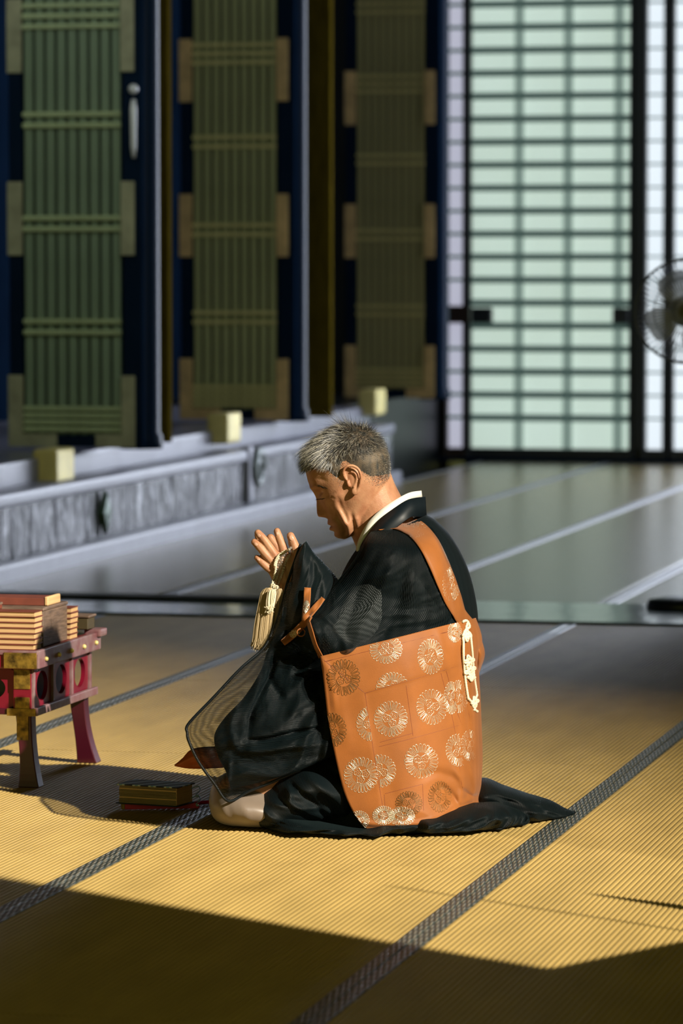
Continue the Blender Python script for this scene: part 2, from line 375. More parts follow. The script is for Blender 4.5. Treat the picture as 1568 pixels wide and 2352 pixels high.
def column(a_, b_, rad, n):
    mb = MB(); mb.tube([(0, 0, 0), (0, 0, .02), (0, 0, .06), (0, 0, .07), (0, 0, 2.5), (0, 0, 4.76)], [rad * 1.12, rad * 1.15, rad * 1.12, rad, rad * .99, rad * .97], 40)
    o = mb.build('trim_%d' % n, M['column']); o.location = H(a_, b_, .44); return tag(o, kind='structure')
doors = [(1, 178, 318, 1025, 'slat', 'rail', 'brassg'), (2, 548, 270, 962, 'slat2', 'rail2', 'brass'), (3, 903, 222, 912, 'slat3', 'rail3', 'brass')]
tr = 5
for (n, cxp, wpx, bot, s_, r_, b_) in doors:
    r, aa, bv, wd = lattice_door(n, cxp, wpx, bot, 0, 0, s_, r_, b_)
    column(aa + wd / 2 - .10, bv + .30, .085, tr); tr += 1
    if n == 1:
        mbh = MB(); hx = wd / 2 - .030; mbh.tube([(hx, -.045, 1.25), (hx, -.05, 1.30), (hx, -.05, 1.46), (hx, -.045, 1.50)], [.008, .013, .015, .010], 12); mbh.ball((hx, -.048, 1.545), .022, 14, 10)
        mbh.build('door_handle', mat('pale_streak_metal', (.85, .87, .92), .35, metal=.2), r)  # added pale ball and bar carry the bright streak on the stile
    if n < 3:
        o0, o1 = {1: (-.20, -.14), 2: (-.16, -.03)}[n]
        st('trim_%d' % tr, aa + wd / 2 + o0, aa + wd / 2 + o1, bv + .9, bv + .96, .44, 5.1, 'brownwood'); tr += 1
    # gilt cap over the beam at the foot of the door
    cxf = {1: 120, 2: 512, 3: 852}[n]; cyf = {1: 1072, 2: 985, 3: 925}[n]
    ac = PE - .11; bc = b_on_face(cxf, ac); yc_ = float(H(ac, bc)[1]); zc_ = float(W(cxf, cyf, yc_)[2])
    g = box('gilt_cap', ac - .05, ac + .06, bc - .13, bc + .13, zc_ - .07, zc_ + .08, M['gold'], plat, bev=.02, seg=3)
# a low panel added beside the sun opening, out of the frame, throws the short shade at the lower right
def QR(q, r): return np.array([(q + r) / 2 ** .5, (q - r) / 2 ** .5, 0])
# ====================================================================== the kneeling man
YC = 9.0; PXM = F / YC
M['skin'] = mat('skin', (.45, .235, .125), .5, spec=.35, noise=.3, nscale=38, col2=(.33, .14, .07), sss=.10, bump=.5, bscale=330, bdist=.0008)
M['nail'] = mat('nail', (.52, .29, .19), .25, spec=.6)
# ---- head: local axes f (forward), l (sideways), h (up), in pixels at the depth of the man, tilted forward 28 degrees
TLT = math.radians(28); HC = (808.0, 1085.0)
hH = np.array([-128, -120, -110, -95, -80, -63, -50, -30, -14, 0, 15, 30, 53, 75, 95, 106, 111.0])
hF = np.array([88, 97, 102, 102, 101, 98, 97, 97, 95, 96.5, 101, 99, 93, 79, 56, 30, 0.0])
hB = np.array([60, 34, 12, -14, -40, -60, -73, -82, -87, -91, -92, -91, -86, -72, -48, -27, -2.0])
hW = np.array([20, 36, 46, 56, 62, 66, 69, 73, 75, 77, 78, 79, 77, 69, 51, 32, 3.0])
def gs(a, c, s_): return np.exp(-((a - c) / s_) ** 2)
def head_local(h, th):
    """h height, th angle (0 front, +-pi back)"""
    Fh, Bh, Wh = np.interp(h, hH, hF), np.interp(h, hH, hB), np.interp(h, hH, hW)
    mid = Fh * .42 + Bh * .58
    c, s_ = np.cos(th), np.sin(th)
    ef = 2 / 2.35
    cc = np.sign(c) * np.abs(c) ** ef; ss = np.sign(s_) * np.abs(s_) ** .92
    f = mid + np.where(c > 0, (Fh - mid), (mid - Bh)) * cc; l = Wh * ss
    fr = np.clip(c * 2.2, 0, 1); al = np.abs(l)
    N = np.interp(h, [-70, -66, -61, -54, -47, -36, -24, -12, 0, 14], [0, 1.5, 8, 19, 19, 14.5, 9, 5.5, 4, 0])
    f = f + fr * N * gs(l, 0, np.interp(h, [-60, -45, -20, 5], [14, 12.5, 9, 9]))
    f = f + fr * 8 * gs(al, 15, 8) * gs(h, -56, 8)
    f = f - fr * 12 * gs(al, 29, 15) * gs(h, -7, 11)
    f = f + fr * 8 * gs(al, 31, 14) * gs(h, -13, 8)
    f = f - fr * 2.5 * gs(al, 31, 13) * gs(h, -22.5, 2.5)
    f = f + fr * 4 * gs(al, 26, 20) * gs(h, 11, 7)
    f = f + fr * (4.5 * gs(l, 0, 21) * gs(h, -78, 6) + 6 * gs(l, 0, 18) * gs(h, -92, 6.5) - 4.5 * gs(l, 0, 26) * gs(h, -85.5, 2.6) - 3 * gs(l, 0, 20) * gs(h, -101, 4) + 3 * gs(l, 0, 22) * gs(h, -113, 8))
    rad = np.clip(np.abs(s_) * 1.6, 0, 1)
    out = 5 * gs(f, 58, 22) * gs(h, -28, 13) - 5 * gs(f, 45, 22) * gs(h, -66, 18) + 4 * gs(f, 55, 14) * gs(h, -98, 14) - 4 * gs(f, 68, 14) * gs(h, 30, 22)
    l = l + np.sign(l) * rad * out
    return f, l, h
def head_world(f, l, h):
    x = (-math.cos(TLT) * f - math.sin(TLT) * h); z = (-math.sin(TLT) * f + math.cos(TLT) * h)
    p0 = W(HC[0], HC[1], YC)
    return np.stack([p0[0] + x / PXM, YC - l / PXM, p0[2] + z / PXM], -1)
def crease(P, lines, side=True):
    """lines: (points px, width px, depth mm); moves the camera side of P along Y"""
    q = project(P); d = np.zeros(len(P))
    for (pts, wd, amp) in lines:
        pts = np.asarray(pts, float)
        if len(pts) > 2: pts = catmull(pts, 4 * len(pts))
        best = np.full(len(P), 1e9); tt = np.zeros(len(P)); n = len(pts) - 1
        for i in range(n):
            a, b_ = pts[i], pts[i + 1]; ab = b_ - a; L = ab @ ab + 1e-9
            t = np.clip(((q - a) @ ab) / L, 0, 1); ds = np.linalg.norm(q - (a + t[:, None] * ab), axis=1)
            m = ds < best; best[m] = ds[m]; tt[m] = ((i + t) / n)[m]
        tap = np.clip(np.sin(PI * np.clip(tt * .9 + .05, 0, 1)) * 1.6, 0, 1)
        d += amp / 1000 * np.exp(-(best / wd) ** 2) * tap
    return d
FACE = [([(775, 1140), (783, 1166), (795, 1190), (800, 1203)], 5, -2.6),
        ([(770, 1172), (776, 1190), (784, 1204), (792, 1222), (790, 1234)], 5, -3.6),
        ([(783, 1180), (790, 1198), (799, 1212), (801, 1232)], 6, 3.0),
        ([(806, 1178), (809, 1196), (813, 1214), (811, 1232)], 5, -3.8),
        ([(818, 1186), (822, 1204), (826, 1222)], 6, 2.2),
        ([(829, 1188), (832, 1206), (830, 1224)], 4, -2.4),
        ([(758, 1160), (764, 1182), (768, 1196)], 4, -1.6),
        ([(752, 1207), (760, 1208), (768, 1213)], 3, -1.6),
        ([(735, 1143), (744, 1141), (757, 1137)], 3, -1.6),
        ([(757, 1137), (770, 1130)], 3, -1.2), ([(757, 1142), (770, 1146)], 3, -1.0),
        ([(738, 1150), (750, 1156), (762, 1153)], 4, -1.2),
        ([(793, 1120), (790, 1150), (796, 1178)], 9, -1.5),
        ([(716, 1098), (735, 1100), (752, 1106)], 3, -.7), ([(720, 1088), (740, 1090)], 3, -.7)]
nh, nt_ = 150, 160
hh = np.concatenate([np.linspace(-128, 100, nh - 14), np.linspace(101, 110.9, 14)]); th = np.linspace(0, 2 * PI, nt_, endpoint=False)
HHg, THg = np.meshgrid(hh, (th + PI) % (2 * PI) - PI, indexing='ij')
f_, l_, h_ = head_local(HHg.ravel(), THg.ravel()); HP = head_world(f_, l_, h_)
HP[:, 1] -= 1.7 * crease(HP, FACE) * (l_ > 0) * np.clip(np.abs(l_) / 25, 0, 1)
hv = list(HP); hf = []
for i in range(nh - 1):
    for j in range(nt_):
        a, b_ = i * nt_ + j, i * nt_ + (j + 1) % nt_; hf.append((a, b_, b_ + nt_, a + nt_))
c0, c1 = len(hv), len(hv) + 1; hv += [HP[:nt_].mean(0), HP[-nt_:].mean(0)]
for j in range(nt_): hf.append((c0, (j + 1) % nt_, j)); k_ = (nh - 1) * nt_; hf.append((k_ + j, k_ + (j + 1) % nt_, c1))
body = MB(); body.add(hv, hf)
def pw(px, py, dy=0.0): return W(px, py, YC - dy)        # dy metres towards the camera
# neck, in ovals along its slanting axis
def ovals(secs, ny=26, nu=36):
    """secs: (A px, B px, Y, halfdepth): closed tube through ovals"""
    A = np.array([W(s[0][0], s[0][1], s[2]) for s in secs]); B = np.array([W(s[1][0], s[1][1], s[2]) for s in secs]); D = np.array([[s[3]] for s in secs])
    A, B, D = catmull(A, ny), catmull(B, ny), catmull(D, ny); V = []; Fc = []
    for i in range(ny):
        c = (A[i] + B[i]) / 2; hx = (B[i] - A[i]) / 2
        for j in range(nu):
            t = 2 * PI * j / nu; V.append(c + hx * math.cos(t) + np.array([0, -D[i][0], 0]) * math.sin(t))
    for i in range(ny - 1):
        for j in range(nu):
            a, b_ = i * nu + j, i * nu + (j + 1) % nu; Fc.append((a, b_, b_ + nu, a + nu))
    Fc.append(tuple(range(nu))[::-1]); Fc.append(tuple((ny - 1) * nu + j for j in range(nu)))
    return V, Fc
body.add(*ovals([((792, 1150), (893, 1075), YC, .055), ((800, 1195), (907, 1112), YC, .057), ((806, 1228), (922, 1142), YC, .056), ((820, 1262), (938, 1180), YC, .050), ((830, 1290), (955, 1235), YC, .05)]))
# torso, hips
body.add(*ovals([((825, 1262), (945, 1185), YC, .05), ((830, 1310), (1010, 1250), YC, .13), ((830, 1400), (1040, 1370), YC, .15), ((830, 1520), (1050, 1500), YC, .14), ((830, 1650), (1075, 1640), YC, .165), ((850, 1780), (1075, 1790), YC, .17)]))
for sgn in (1, -1):
    hip = pw(950, 1740, .09 * sgn); knee = pw(548, 1830, .13 * sgn); foot = pw(1010, 1868, .10 * sgn)
    body.tube(catmull([hip, pw(750, 1770, .115 * sgn), knee], 12), np.linspace(.085, .052, 12), 16)
    body.tube(catmull([knee + np.array([.03, 0, -.005]), pw(760, 1848, .12 * sgn), foot], 12), np.interp(np.linspace(0, 1, 12), [0, .4, 1], [.048, .05, .032]), 16)
    body.ball(knee, .053); body.ball(foot + np.array([.05, 0, 0]), (.085, .036, .026))
    shd = pw(935, 1305, .115 * sgn); elb = pw(790, 1425, .145 * sgn); wr_ = pw(664, 1352, .028 * sgn + (0 if sgn > 0 else -.006))
    body.ball(shd, .046)
    body.tube(catmull([shd, (shd + elb) / 2 + np.array([0, -.005 * sgn, 0]), elb], 10), np.linspace(.042, .036, 10), 14); body.ball(elb, .037)
    body.tube(catmull([elb, (elb + wr_) / 2, wr_], 10), np.linspace(.037, .027, 10), 14)
# ---- hands raised palm to palm, fingers pointing up and away from him
def finger(pts, rad, k=10):
    P = catmull(np.array(pts), 16); R = np.interp(np.linspace(0, 1, 16), np.linspace(0, 1, len(rad)), rad)
    body.tube(P, R, k); body.ball(P[-1], R[-1], 10, 8); body.ball(P[0], R[0], 10, 8)
HY = .026
def hand(s, off=(0, 0), splay=1.0):
    """s=+1 the left hand (nearer the camera)"""
    def p(x, y, d): return pw(x + off[0], y + off[1], s * (HY + d))
    # palm: a slab from wrist to knuckles
    for (a, b_, ra, rb) in (((664, 1352, 0), (644, 1285, .004), .024, .0165), ((660, 1350, 0), (633, 1296, .005), .022, .0155), ((668, 1350, 0), (660, 1285, .003), .022, .0165), ((652, 1344, 0), (627, 1308, .004), .019, .013)):
        body.tube(catmull([p(*a), p(*b_)], 8), np.linspace(ra, rb, 8), 12); body.ball(p(*b_), rb)
    if s > 0:
        finger([p(641, 1292, .006), p(622, 1262, .010), p(603, 1236, .008), p(592, 1224, .004)], [.0115, .0103, .0092, .0082])     # middle
        finger([p(634, 1299, .006), p(612, 1276, .012), p(594, 1255, .010), p(584, 1245, .006)], [.0110, .0098, .0088, .0078])     # ring
        finger([p(630, 1314, .006), p(612, 1302, .010), p(598, 1289, .009), p(590, 1281, .005)], [.0100, .0088, .0078, .0068])     # little
        finger([p(655, 1284, .004), p(649, 1256, .004), p(641, 1235, .003), p(636, 1220, .002)], [.0118, .0104, .0092, .0078])     # index
        finger([p(672, 1312, .008), p(684, 1282, .012), p(677, 1256, .012), p(667, 1231, .010)], [.0150, .0128, .0112, .0092])     # thumb
    else:
        finger([p(648, 1285, .004), p(632, 1255, .006), p(619, 1236, .003)], [.0118, .0108, .0098])
        finger([p(640, 1290, .004), p(618, 1262, .006), p(600, 1240, .004), p(590, 1231, .002)], [.0112, .0102, .0092, .0082])
        finger([p(632, 1300, .005), p(612, 1272, .009), p(597, 1252, .007), p(589, 1244, .003)], [.0110, .0096, .0086, .0076])
        finger([p(627, 1312, .006), p(610, 1293, .009), p(600, 1280, .006)], [.0098, .0086, .0074])
        finger([p(674, 1312, .008), p(684, 1284, .012), p(676, 1262, .012), p(668, 1246, .010)], [.0145, .0125, .0110, .0090])
hand(1); hand(-1, (2, 0))
# ---- ear (both sides), merged into the head by the remesh
for s in (1, -1):
    def e(x, y, l): return W(x, y, YC - s * l / PXM)
    base = 72
    rim = [(797, 1104, base + 2), (790, 1094, base + 8), (789, 1080, base + 13), (797, 1071, base + 16), (810, 1070, base + 17), (822, 1077, base + 17), (828, 1091, base + 15), (828, 1106, base + 12), (824, 1120, base + 9), (820, 1131, base + 7)]
    body.tube(catmull([e(*q) for q in rim], 40), np.interp(np.linspace(0, 1, 40), [0, .15, .6, 1], [.0022, .0034, .0036, .0040]), 8)
    body.tube(catmull([e(805, 1083, base + 9), e(815, 1087, base + 11), (e(819, 1098, base + 10)), e(816, 1112, base + 8), e(812, 1120, base + 8)], 16), .0030, 8)
    body.tube(catmull([e(798, 1104, base + 6), e(799, 1111, base + 8), e(802, 1118, base + 6)], 8), .0032, 8)
    body.ball(e(815, 1129, base + 7), (.0085, .0042, .0088), 12, 10)
    V = []; Fc = []
    body.ball(e(812, 1098, base + 2), (.0145, .0065, .029), 16, 12)
me = bpy.data.meshes.new('b'); me.from_pydata([tuple(v) for v in body.V], [], body.F); me.update()
tmp = bpy.data.objects.new('tmp', me); COL.objects.link(tmp)
bmx = bmesh.new(); bmx.from_mesh(me); bmesh.ops.recalc_face_normals(bmx, faces=bmx.faces); bmx.to_mesh(me); bmx.free()
rm = tmp.modifiers.new('r', 'REMESH'); rm.mode = 'VOXEL'; rm.voxel_size = .0019
sm = tmp.modifiers.new('s', 'SMOOTH'); sm.factor = .5; sm.iterations = 2
dg = bpy.context.evaluated_depsgraph_get(); me2 = bpy.data.meshes.new_from_object(tmp.evaluated_get(dg)); bpy.data.objects.remove(tmp)
me2.name = 'person'; me2.materials.clear()
# keep the largest connected surface only: one continuous skin
bmx = bmesh.new(); bmx.from_mesh(me2); bmx.verts.ensure_lookup_table(); seen = np.zeros(len(bmx.verts), bool); comps = []
for v0 in bmx.verts:
    if seen[v0.index]: continue
    st_ = [v0]; seen[v0.index] = True; cmp_ = []
    while st_:
        v = st_.pop(); cmp_.append(v.index)
        for e_ in v.link_edges:
            o_ = e_.other_vert(v)
            if not seen[o_.index]: seen[o_.index] = True; st_.append(o_)
    comps.append(cmp_)
comps.sort(key=len); kill = [bmx.verts[i] for c in comps[:-1] for i in c]
bmesh.ops.delete(bmx, geom=kill, context='VERTS'); bmx.to_mesh(me2); bmx.free()
person = link('person', me2, M['skin'], None, True)
tag(person, 'kneeling person in black gauze robe and orange brocade stole, palms pressed together in prayer', 'person')
HEADBVH = BVHTree.FromPolygons([tuple(v) for v in hv], hf)

def gnoise(x, y):
    xi, yi = np.floor(x), np.floor(y); xf, yf = x - xi, y - yi; u, v = xf * xf * (3 - 2 * xf), yf * yf * (3 - 2 * yf)
    def g(a, b, dx, dy):
        h = np.sin(a * 127.1 + b * 311.7) * 43758.5453; h = (h - np.floor(h)) * 2 * PI; return np.cos(h) * dx + np.sin(h) * dy
    n0 = g(xi, yi, xf, yf) * (1 - u) + g(xi + 1, yi, xf - 1, yf) * u; n1 = g(xi, yi + 1, xf, yf - 1) * (1 - u) + g(xi + 1, yi + 1, xf - 1, yf - 1) * u
    return (n0 * (1 - v) + n1 * v) * 1.4
# ---- cloth tools
def cloth(name, secs, m, parent, nu=72, nv=90, n=2.0, folds=(), wr=None, wav=0.0, wf=(26, 9), stripes='v', close=(True, True), zmin=.004, inner=1.0, sharp=1.0, seed=0, smooth=True):
    """closed draped volume through pairs of outline points (A px, B px, Y, half depth)"""
    A = np.array([W(s[0][0], s[0][1], s[2]) for s in secs]); B = np.array([W(s[1][0], s[1][1], s[2]) for s in secs]); D = np.array([[s[3]] for s in secs])
    A, B, D = catmull(A, nv), catmull(B, nv), np.maximum(catmull(D, nv), .003)
    t = np.linspace(0, 2 * PI, nu, endpoint=False); e_ = 2 / n
    ct = np.sign(np.cos(t)) * np.abs(np.cos(t)) ** e_; stt = np.sign(np.sin(t)) * np.abs(np.sin(t)) ** e_
    C = (A + B) / 2; Hx = (B - A) / 2
    P = C[:, None, :] + Hx[:, None, :] * ct[None, :, None] * inner + np.array([0, -1.0, 0]) * (D[:, :, None] * stt[None, :, None]) * inner
    P = P.reshape(-1, 3); wgt = np.clip(np.tile(stt, nv), 0, 1) ** .6; back = np.clip(-np.tile(stt, nv), 0, 1) ** .6
    if len(folds): P[:, 1] -= crease(P, folds) * wgt
    vv = np.repeat(np.linspace(0, 1, nv), nu); uu = np.tile(t, nv)
    if wav:
        rs = np.random.RandomState(seed); dsp = np.zeros(len(P))
        for k in range(5):
            a1, a2 = rs.uniform(.5, 1.3) * wf[0], rs.uniform(-1, 1) * wf[1]; ph = rs.uniform(0, 6)
            if stripes == 'u': pass
            dsp += np.abs(np.sin(P[:, 0] * a1 + P[:, 2] * a2 + ph)) ** 1.5 / 5
        P[:, 1] -= wav * (dsp - .4) * 2 * (wgt - back)
    if wr:                                   # crisp wrinkles: (amplitude m, angle of the creases, along, across, seed)
        am, ang, fa_, fc_, sd_ = wr; ca_, sa_ = math.cos(math.radians(ang)), math.sin(math.radians(ang))
        s1 = P[:, 0] * ca_ + P[:, 2] * sa_; s2 = -P[:, 0] * sa_ + P[:, 2] * ca_; wx = gnoise(s1 * 5 + sd_, s2 * 5 + P[:, 1] * 3) * .6
        v1 = gnoise(s1 * fa_ + sd_ + P[:, 1] * 2, s2 * fc_ + wx * 2.2); v2 = gnoise(s1 * fa_ * 2.1 + 9 + sd_, s2 * fc_ * 2.3 + wx * 3)
        dd = (.5 - np.minimum(1, np.abs(v1) * 2.6)) + .35 * (.5 - np.minimum(1, np.abs(v2) * 2.6))
        P[:, 1] -= am * dd * (wgt - back)
    P[:, 2] = np.maximum(P[:, 2], zmin)
    per = np.linalg.norm(Hx, axis=1).mean() * 2; ln = np.linalg.norm(np.diff(C, axis=0), axis=1).sum()
    lens = np.concatenate([[0], np.cumsum(np.linalg.norm(np.diff(C, axis=0), axis=1))])
    uv = np.stack([(np.tile(ct, nv) * .5) * per, np.repeat(lens, nu)], 1)
    Fc = []
    for i in range(nv - 1):
        for j in range(nu):
            a, b_ = i * nu + j, i * nu + (j + 1) % nu; Fc.append((a, b_, b_ + nu, a + nu))
    V = list(P); uvl = list(uv)
    for (on, r0, rev) in ((close[0], 0, False), (close[1], (nv - 1) * nu, True)):
        if on:
            c = np.mean(P[r0:r0 + nu], axis=0); V.append(c); uvl.append(np.mean(uv[r0:r0 + nu], axis=0)); ci = len(V) - 1
            for j in range(nu):
                a, b_ = r0 + j, r0 + (j + 1) % nu; Fc.append((ci, b_, a) if not rev else (ci, a, b_))
    o = mesh(name, V, Fc, m, parent, smooth, np.array(uvl)); return o
def gauze(name, axis, base, a_lo, a_hi, pitch=.0025, col=(.0016, .0052, .0066), rough=.55):
    """fine-ribbed silk gauze: opaque ribs, open rows between"""
    m = bpy.data.materials.new(name); m.use_nodes = True; nt = m.node_tree; b = nt.nodes['Principled BSDF']
    b.inputs['Base Color'].default_value = (*col, 1); b.inputs['Roughness'].default_value = rough; b.inputs['Specular IOR Level'].default_value = .22
    b.inputs['Sheen Weight'].default_value = .03; b.inputs['Sheen Tint'].default_value = (.35, .6, .6, 1); b.inputs['Sheen Roughness'].default_value = .4
    uvn = nd(nt, 'ShaderNodeUVMap', uv_map='UVMap'); sx = nd(nt, 'ShaderNodeSeparateXYZ'); nt.links.new(uvn.outputs[0], sx.inputs[0])
    mu = nd(nt, 'ShaderNodeMath', operation='MULTIPLY'); mu.inputs[1].default_value = 2 * PI / pitch; nt.links.new(sx.outputs[0 if axis == 'u' else 1], mu.inputs[0])
    sn = nd(nt, 'ShaderNodeMath', operation='SINE'); nt.links.new(mu.outputs[0], sn.inputs[0])
    mr = nd(nt, 'ShaderNodeMapRange'); mr.inputs[1].default_value = -.3; mr.inputs[2].default_value = .5; mr.inputs[3].default_value = a_lo; mr.inputs[4].default_value = a_hi
    nt.links.new(sn.outputs[0], mr.inputs[0]); nt.links.new(mr.outputs[0], b.inputs['Alpha'])
    bp = nd(nt, 'ShaderNodeBump'); bp.inputs['Strength'].default_value = .5; bp.inputs['Distance'].default_value = .0012; nt.links.new(sn.outputs[0], bp.inputs['Height']); nt.links.new(bp.outputs[0], b.inputs['Normal'])
    return m
M['robe'] = gauze('black_gauze_dense', 'v', None, .93, 1.0)
M['robe_arm'] = gauze('black_gauze_arm', 'u', None, .42, .97)
M['robe_thin'] = gauze('black_gauze_thin', 'v', None, .03, .80)
M['robe_in'] = mat('black_silk', (.002, .0055, .007), .6, spec=.16, sheen=.02)
M['hem'] = mat('black_silk_hem', (.003, .007, .010), .5, spec=.35)
M['white'] = mat('white_cotton', (.78, .76, .68), .8, noise=.1, nscale=30)
M['cream'] = mat('cream_silk', (.21, .16, .12), .4, spec=.4, noise=.25, nscale=14, sheen=.2)

robe = cloth('robe', [((868, 1228), (978, 1182), 9.0, .075), ((830, 1250), (1003, 1197), 9.0, .125), ((800, 1290), (1040, 1238), 9.0, .185), ((775, 1345), (1074, 1305), 9.0, .215), ((758, 1420), (1094, 1385), 9.0, .225),
    ((755, 1500), (1098, 1460), 9.0, .225), ((760, 1600), (1096, 1570), 9.0, .225), ((745, 1700), (1098, 1680), 9.0, .235), ((700, 1790), (1100, 1790), 9.0, .25), ((640, 1872), (1112, 1872), 9.0, .28), ((632, 1886), (1118, 1886), 9.0, .285)],
    M['robe_in'], person, nu=120, nv=140, wr=(.006, 75, 3, 14, 1.3), wav=.004, folds=[([(1010, 1230), (1050, 1300), (1070, 1400)], 9, 4), ([(1000, 1280), (1035, 1350), (1050, 1420)], 8, -4)])
tag(robe, 'black silk robe body')
SL_F = [([(830, 1255), (790, 1330), (760, 1400), (745, 1450)], 12, 7), ([(872, 1262), (830, 1340), (800, 1420), (775, 1490)], 11, -8), ([(905, 1280), (880, 1350), (840, 1420), (812, 1490)], 12, 8),
    ([(930, 1300), (915, 1380), (890, 1440), (870, 1480)], 10, -8), ([(955, 1310), (945, 1380), (925, 1450)], 10, 6), ([(975, 1330), (980, 1400), (970, 1450)], 9, -6), ([(990, 1300), (1010, 1370), (1020, 1430)], 12, 5), ([(718, 1412), (735, 1450), (745, 1500)], 9, -6),
    ([(725, 1400), (770, 1440), (800, 1500)], 8, 5)]
arm = cloth('sleeve', [((858, 1212), (985, 1196), 8.955, .03), ((840, 1238), (1016, 1256), 8.885, .105), ((812, 1288), (1034, 1345), 8.865, .12), ((778, 1330), (1042, 1415), 8.86, .115), ((745, 1368), (1005, 1465), 8.845, .110), ((716, 1402), (920, 1500), 8.82, .105), ((706, 1426), (820, 1520), 8.79, .095), ((712, 1460), (760, 1524), 8.79, .065), ((728, 1492), (742, 1518), 8.79, .03)],
    M['robe_arm'], person, nu=170, nv=150, folds=SL_F, wr=(.006, 40, 4, 16, 2.1), wav=.003, wf=(40, 14), n=2.2, seed=3)
tag(arm, 'sheer ribbed black gauze sleeve over a pale under-robe')
ua = cloth('under_sleeve', [((880, 1300), (940, 1290), 8.89, .035), ((830, 1330), (935, 1360), 8.88, .075), ((795, 1368), (925, 1420), 8.875, .095), ((760, 1405), (885, 1460), 8.865, .090), ((745, 1430), (820, 1488), 8.84, .055)],
    mat('pale_under_robe', (.24, .26, .26), .8, noise=.3, nscale=12), person, nu=64, nv=60, folds=SL_F, n=2.2)
tag(ua, 'pale grey under-robe sleeve seen through the gauze')
FORE = [([(700, 1262), (690, 1330), (660, 1400)], 8, 5), ([(715, 1275), (720, 1330), (700, 1380)], 7, -6), ([(735, 1300), (745, 1350), (735, 1400)], 8, 6)]
fa = cloth('forearm_sleeve', [((690, 1256), (704, 1243), 8.93, .02), ((674, 1292), (720, 1268), 8.93, .045), ((668, 1330), (748, 1298), 8.92, .065), ((655, 1370), (775, 1330), 8.90, .08), ((650, 1410), (800, 1375), 8.88, .09), ((650, 1450), (810, 1440), 8.87, .09), ((655, 1500), (800, 1500), 8.87, .08)],
    M['robe'], person, nu=120, nv=100, folds=FORE, wr=(.008, 70, 5, 20, 3.4), wav=.003, wf=(40, 20), seed=5); tag(fa, 'black sleeve bunched round the forearm')
HANG = [([(629, 1500), (625, 1538), (600, 1590), (578, 1637), (567, 1702)], 6, -20), ([(567, 1702), (610, 1700), (655, 1690), (755, 1668)], 6, -20), ([(560, 1725), (610, 1722), (700, 1700)], 12, 14), ([(545, 1625), (530, 1659), (535, 1700), (551, 1728)], 9, 9),
    ([(648, 1605), (690, 1562), (728, 1528)], 10, 11), ([(610, 1515), (625, 1570), (650, 1608)], 8, -9), ([(670, 1520), (665, 1560), (650, 1600)], 8, 7), ([(527, 1739), (524, 1790), (525, 1836)], 6, 7), ([(546, 1728), (610, 1722), (763, 1705)], 9, 9), ([(560, 1755), (640, 1752), (740, 1735)], 9, -6),
    ([(660, 1640), (700, 1625), (745, 1605)], 12, 10), ([(470, 1690), (490, 1720), (500, 1750)], 8, -6), ([(620, 1480), (600, 1530), (560, 1580), (520, 1640)], 9, 7), ([(700, 1440), (690, 1500), (700, 1560)], 12, -6), ([(740, 1540), (735, 1600), (745, 1660)], 9, -7)]
hs = cloth('hanging_sleeve', [((660, 1338), (712, 1330), 8.90, .02), ((648, 1385), (745, 1385), 8.88, .035), ((630, 1440), (765, 1440), 8.86, .05), ((604, 1490), (775, 1490), 8.84, .055), ((553, 1535), (780, 1545), 8.82, .06), ((490, 1602), (788, 1600), 8.80, .07), ((433, 1662), (795, 1660), 8.785, .075), ((434, 1704), (800, 1700), 8.775, .07), ((456, 1750), (770, 1730), 8.77, .06), ((492, 1800), (690, 1768), 8.765, .05), ((522, 1838), (610, 1800), 8.76, .02)],
    M['robe_thin'], person, nu=180, nv=180, n=2.6, folds=HANG, wr=(.014, 50, 3.5, 13, 4.2), wav=.002, wf=(30, 10), seed=8); tag(hs, 'long hanging gauze sleeve, see-through along its front edge')
hi = cloth('sleeve_lining', [((672, 1345), (712, 1338), 8.90, .016), ((655, 1400), (745, 1395), 8.88, .028), ((632, 1455), (765, 1450), 8.86, .042), ((612, 1500), (775, 1500), 8.84, .047), ((596, 1545), (780, 1550), 8.82, .052), ((560, 1602), (788, 1600), 8.80, .060), ((515, 1650), (795, 1660), 8.785, .065), ((492, 1690), (800, 1700), 8.775, .060), ((500, 1735), (770, 1730), 8.77, .050), ((520, 1775), (690, 1768), 8.765, .040), ((530, 1812), (615, 1792), 8.76, .014)],
    M['robe'], person, nu=180, nv=170, n=2.6, folds=[(p_, w_, a_ * .9) for (p_, w_, a_) in HANG], wr=(.014, 50, 3.5, 13, 4.2), seed=8)
mb = MB()
for path in ([(690, 1250), (660, 1338), (648, 1385), (630, 1440), (604, 1490), (553, 1535), (490, 1602), (433, 1662), (430, 1684), (434, 1704), (456, 1750), (492, 1800), (524, 1840), (570, 1818), (616, 1800), (690, 1768)],):
    Ys = np.interp([q[1] for q in path], [1250, 1340, 1440, 1600, 1700, 1840], [8.93, 8.90, 8.86, 8.80, 8.775, 8.76])
    mb.tube(catmull([W(q[0], q[1], y) for q, y in zip(path, Ys)], 90), .0032, 8)
mb.build('sleeve_hem', M['hem'], person)
# far sleeve and its lining, behind the hands
cloth('far_sleeve', [((664, 1338), (712, 1300), 9.09, .02), ((650, 1420), (745, 1400), 9.12, .04), ((625, 1520), (765, 1500), 9.16, .05), ((575, 1610), (788, 1600), 9.19, .06), ((530, 1690), (800, 1690), 9.21, .06), ((560, 1760), (720, 1750), 9.22, .03)],
    M['robe'], person, nu=60, nv=60, n=2.4, wav=.006, seed=11)
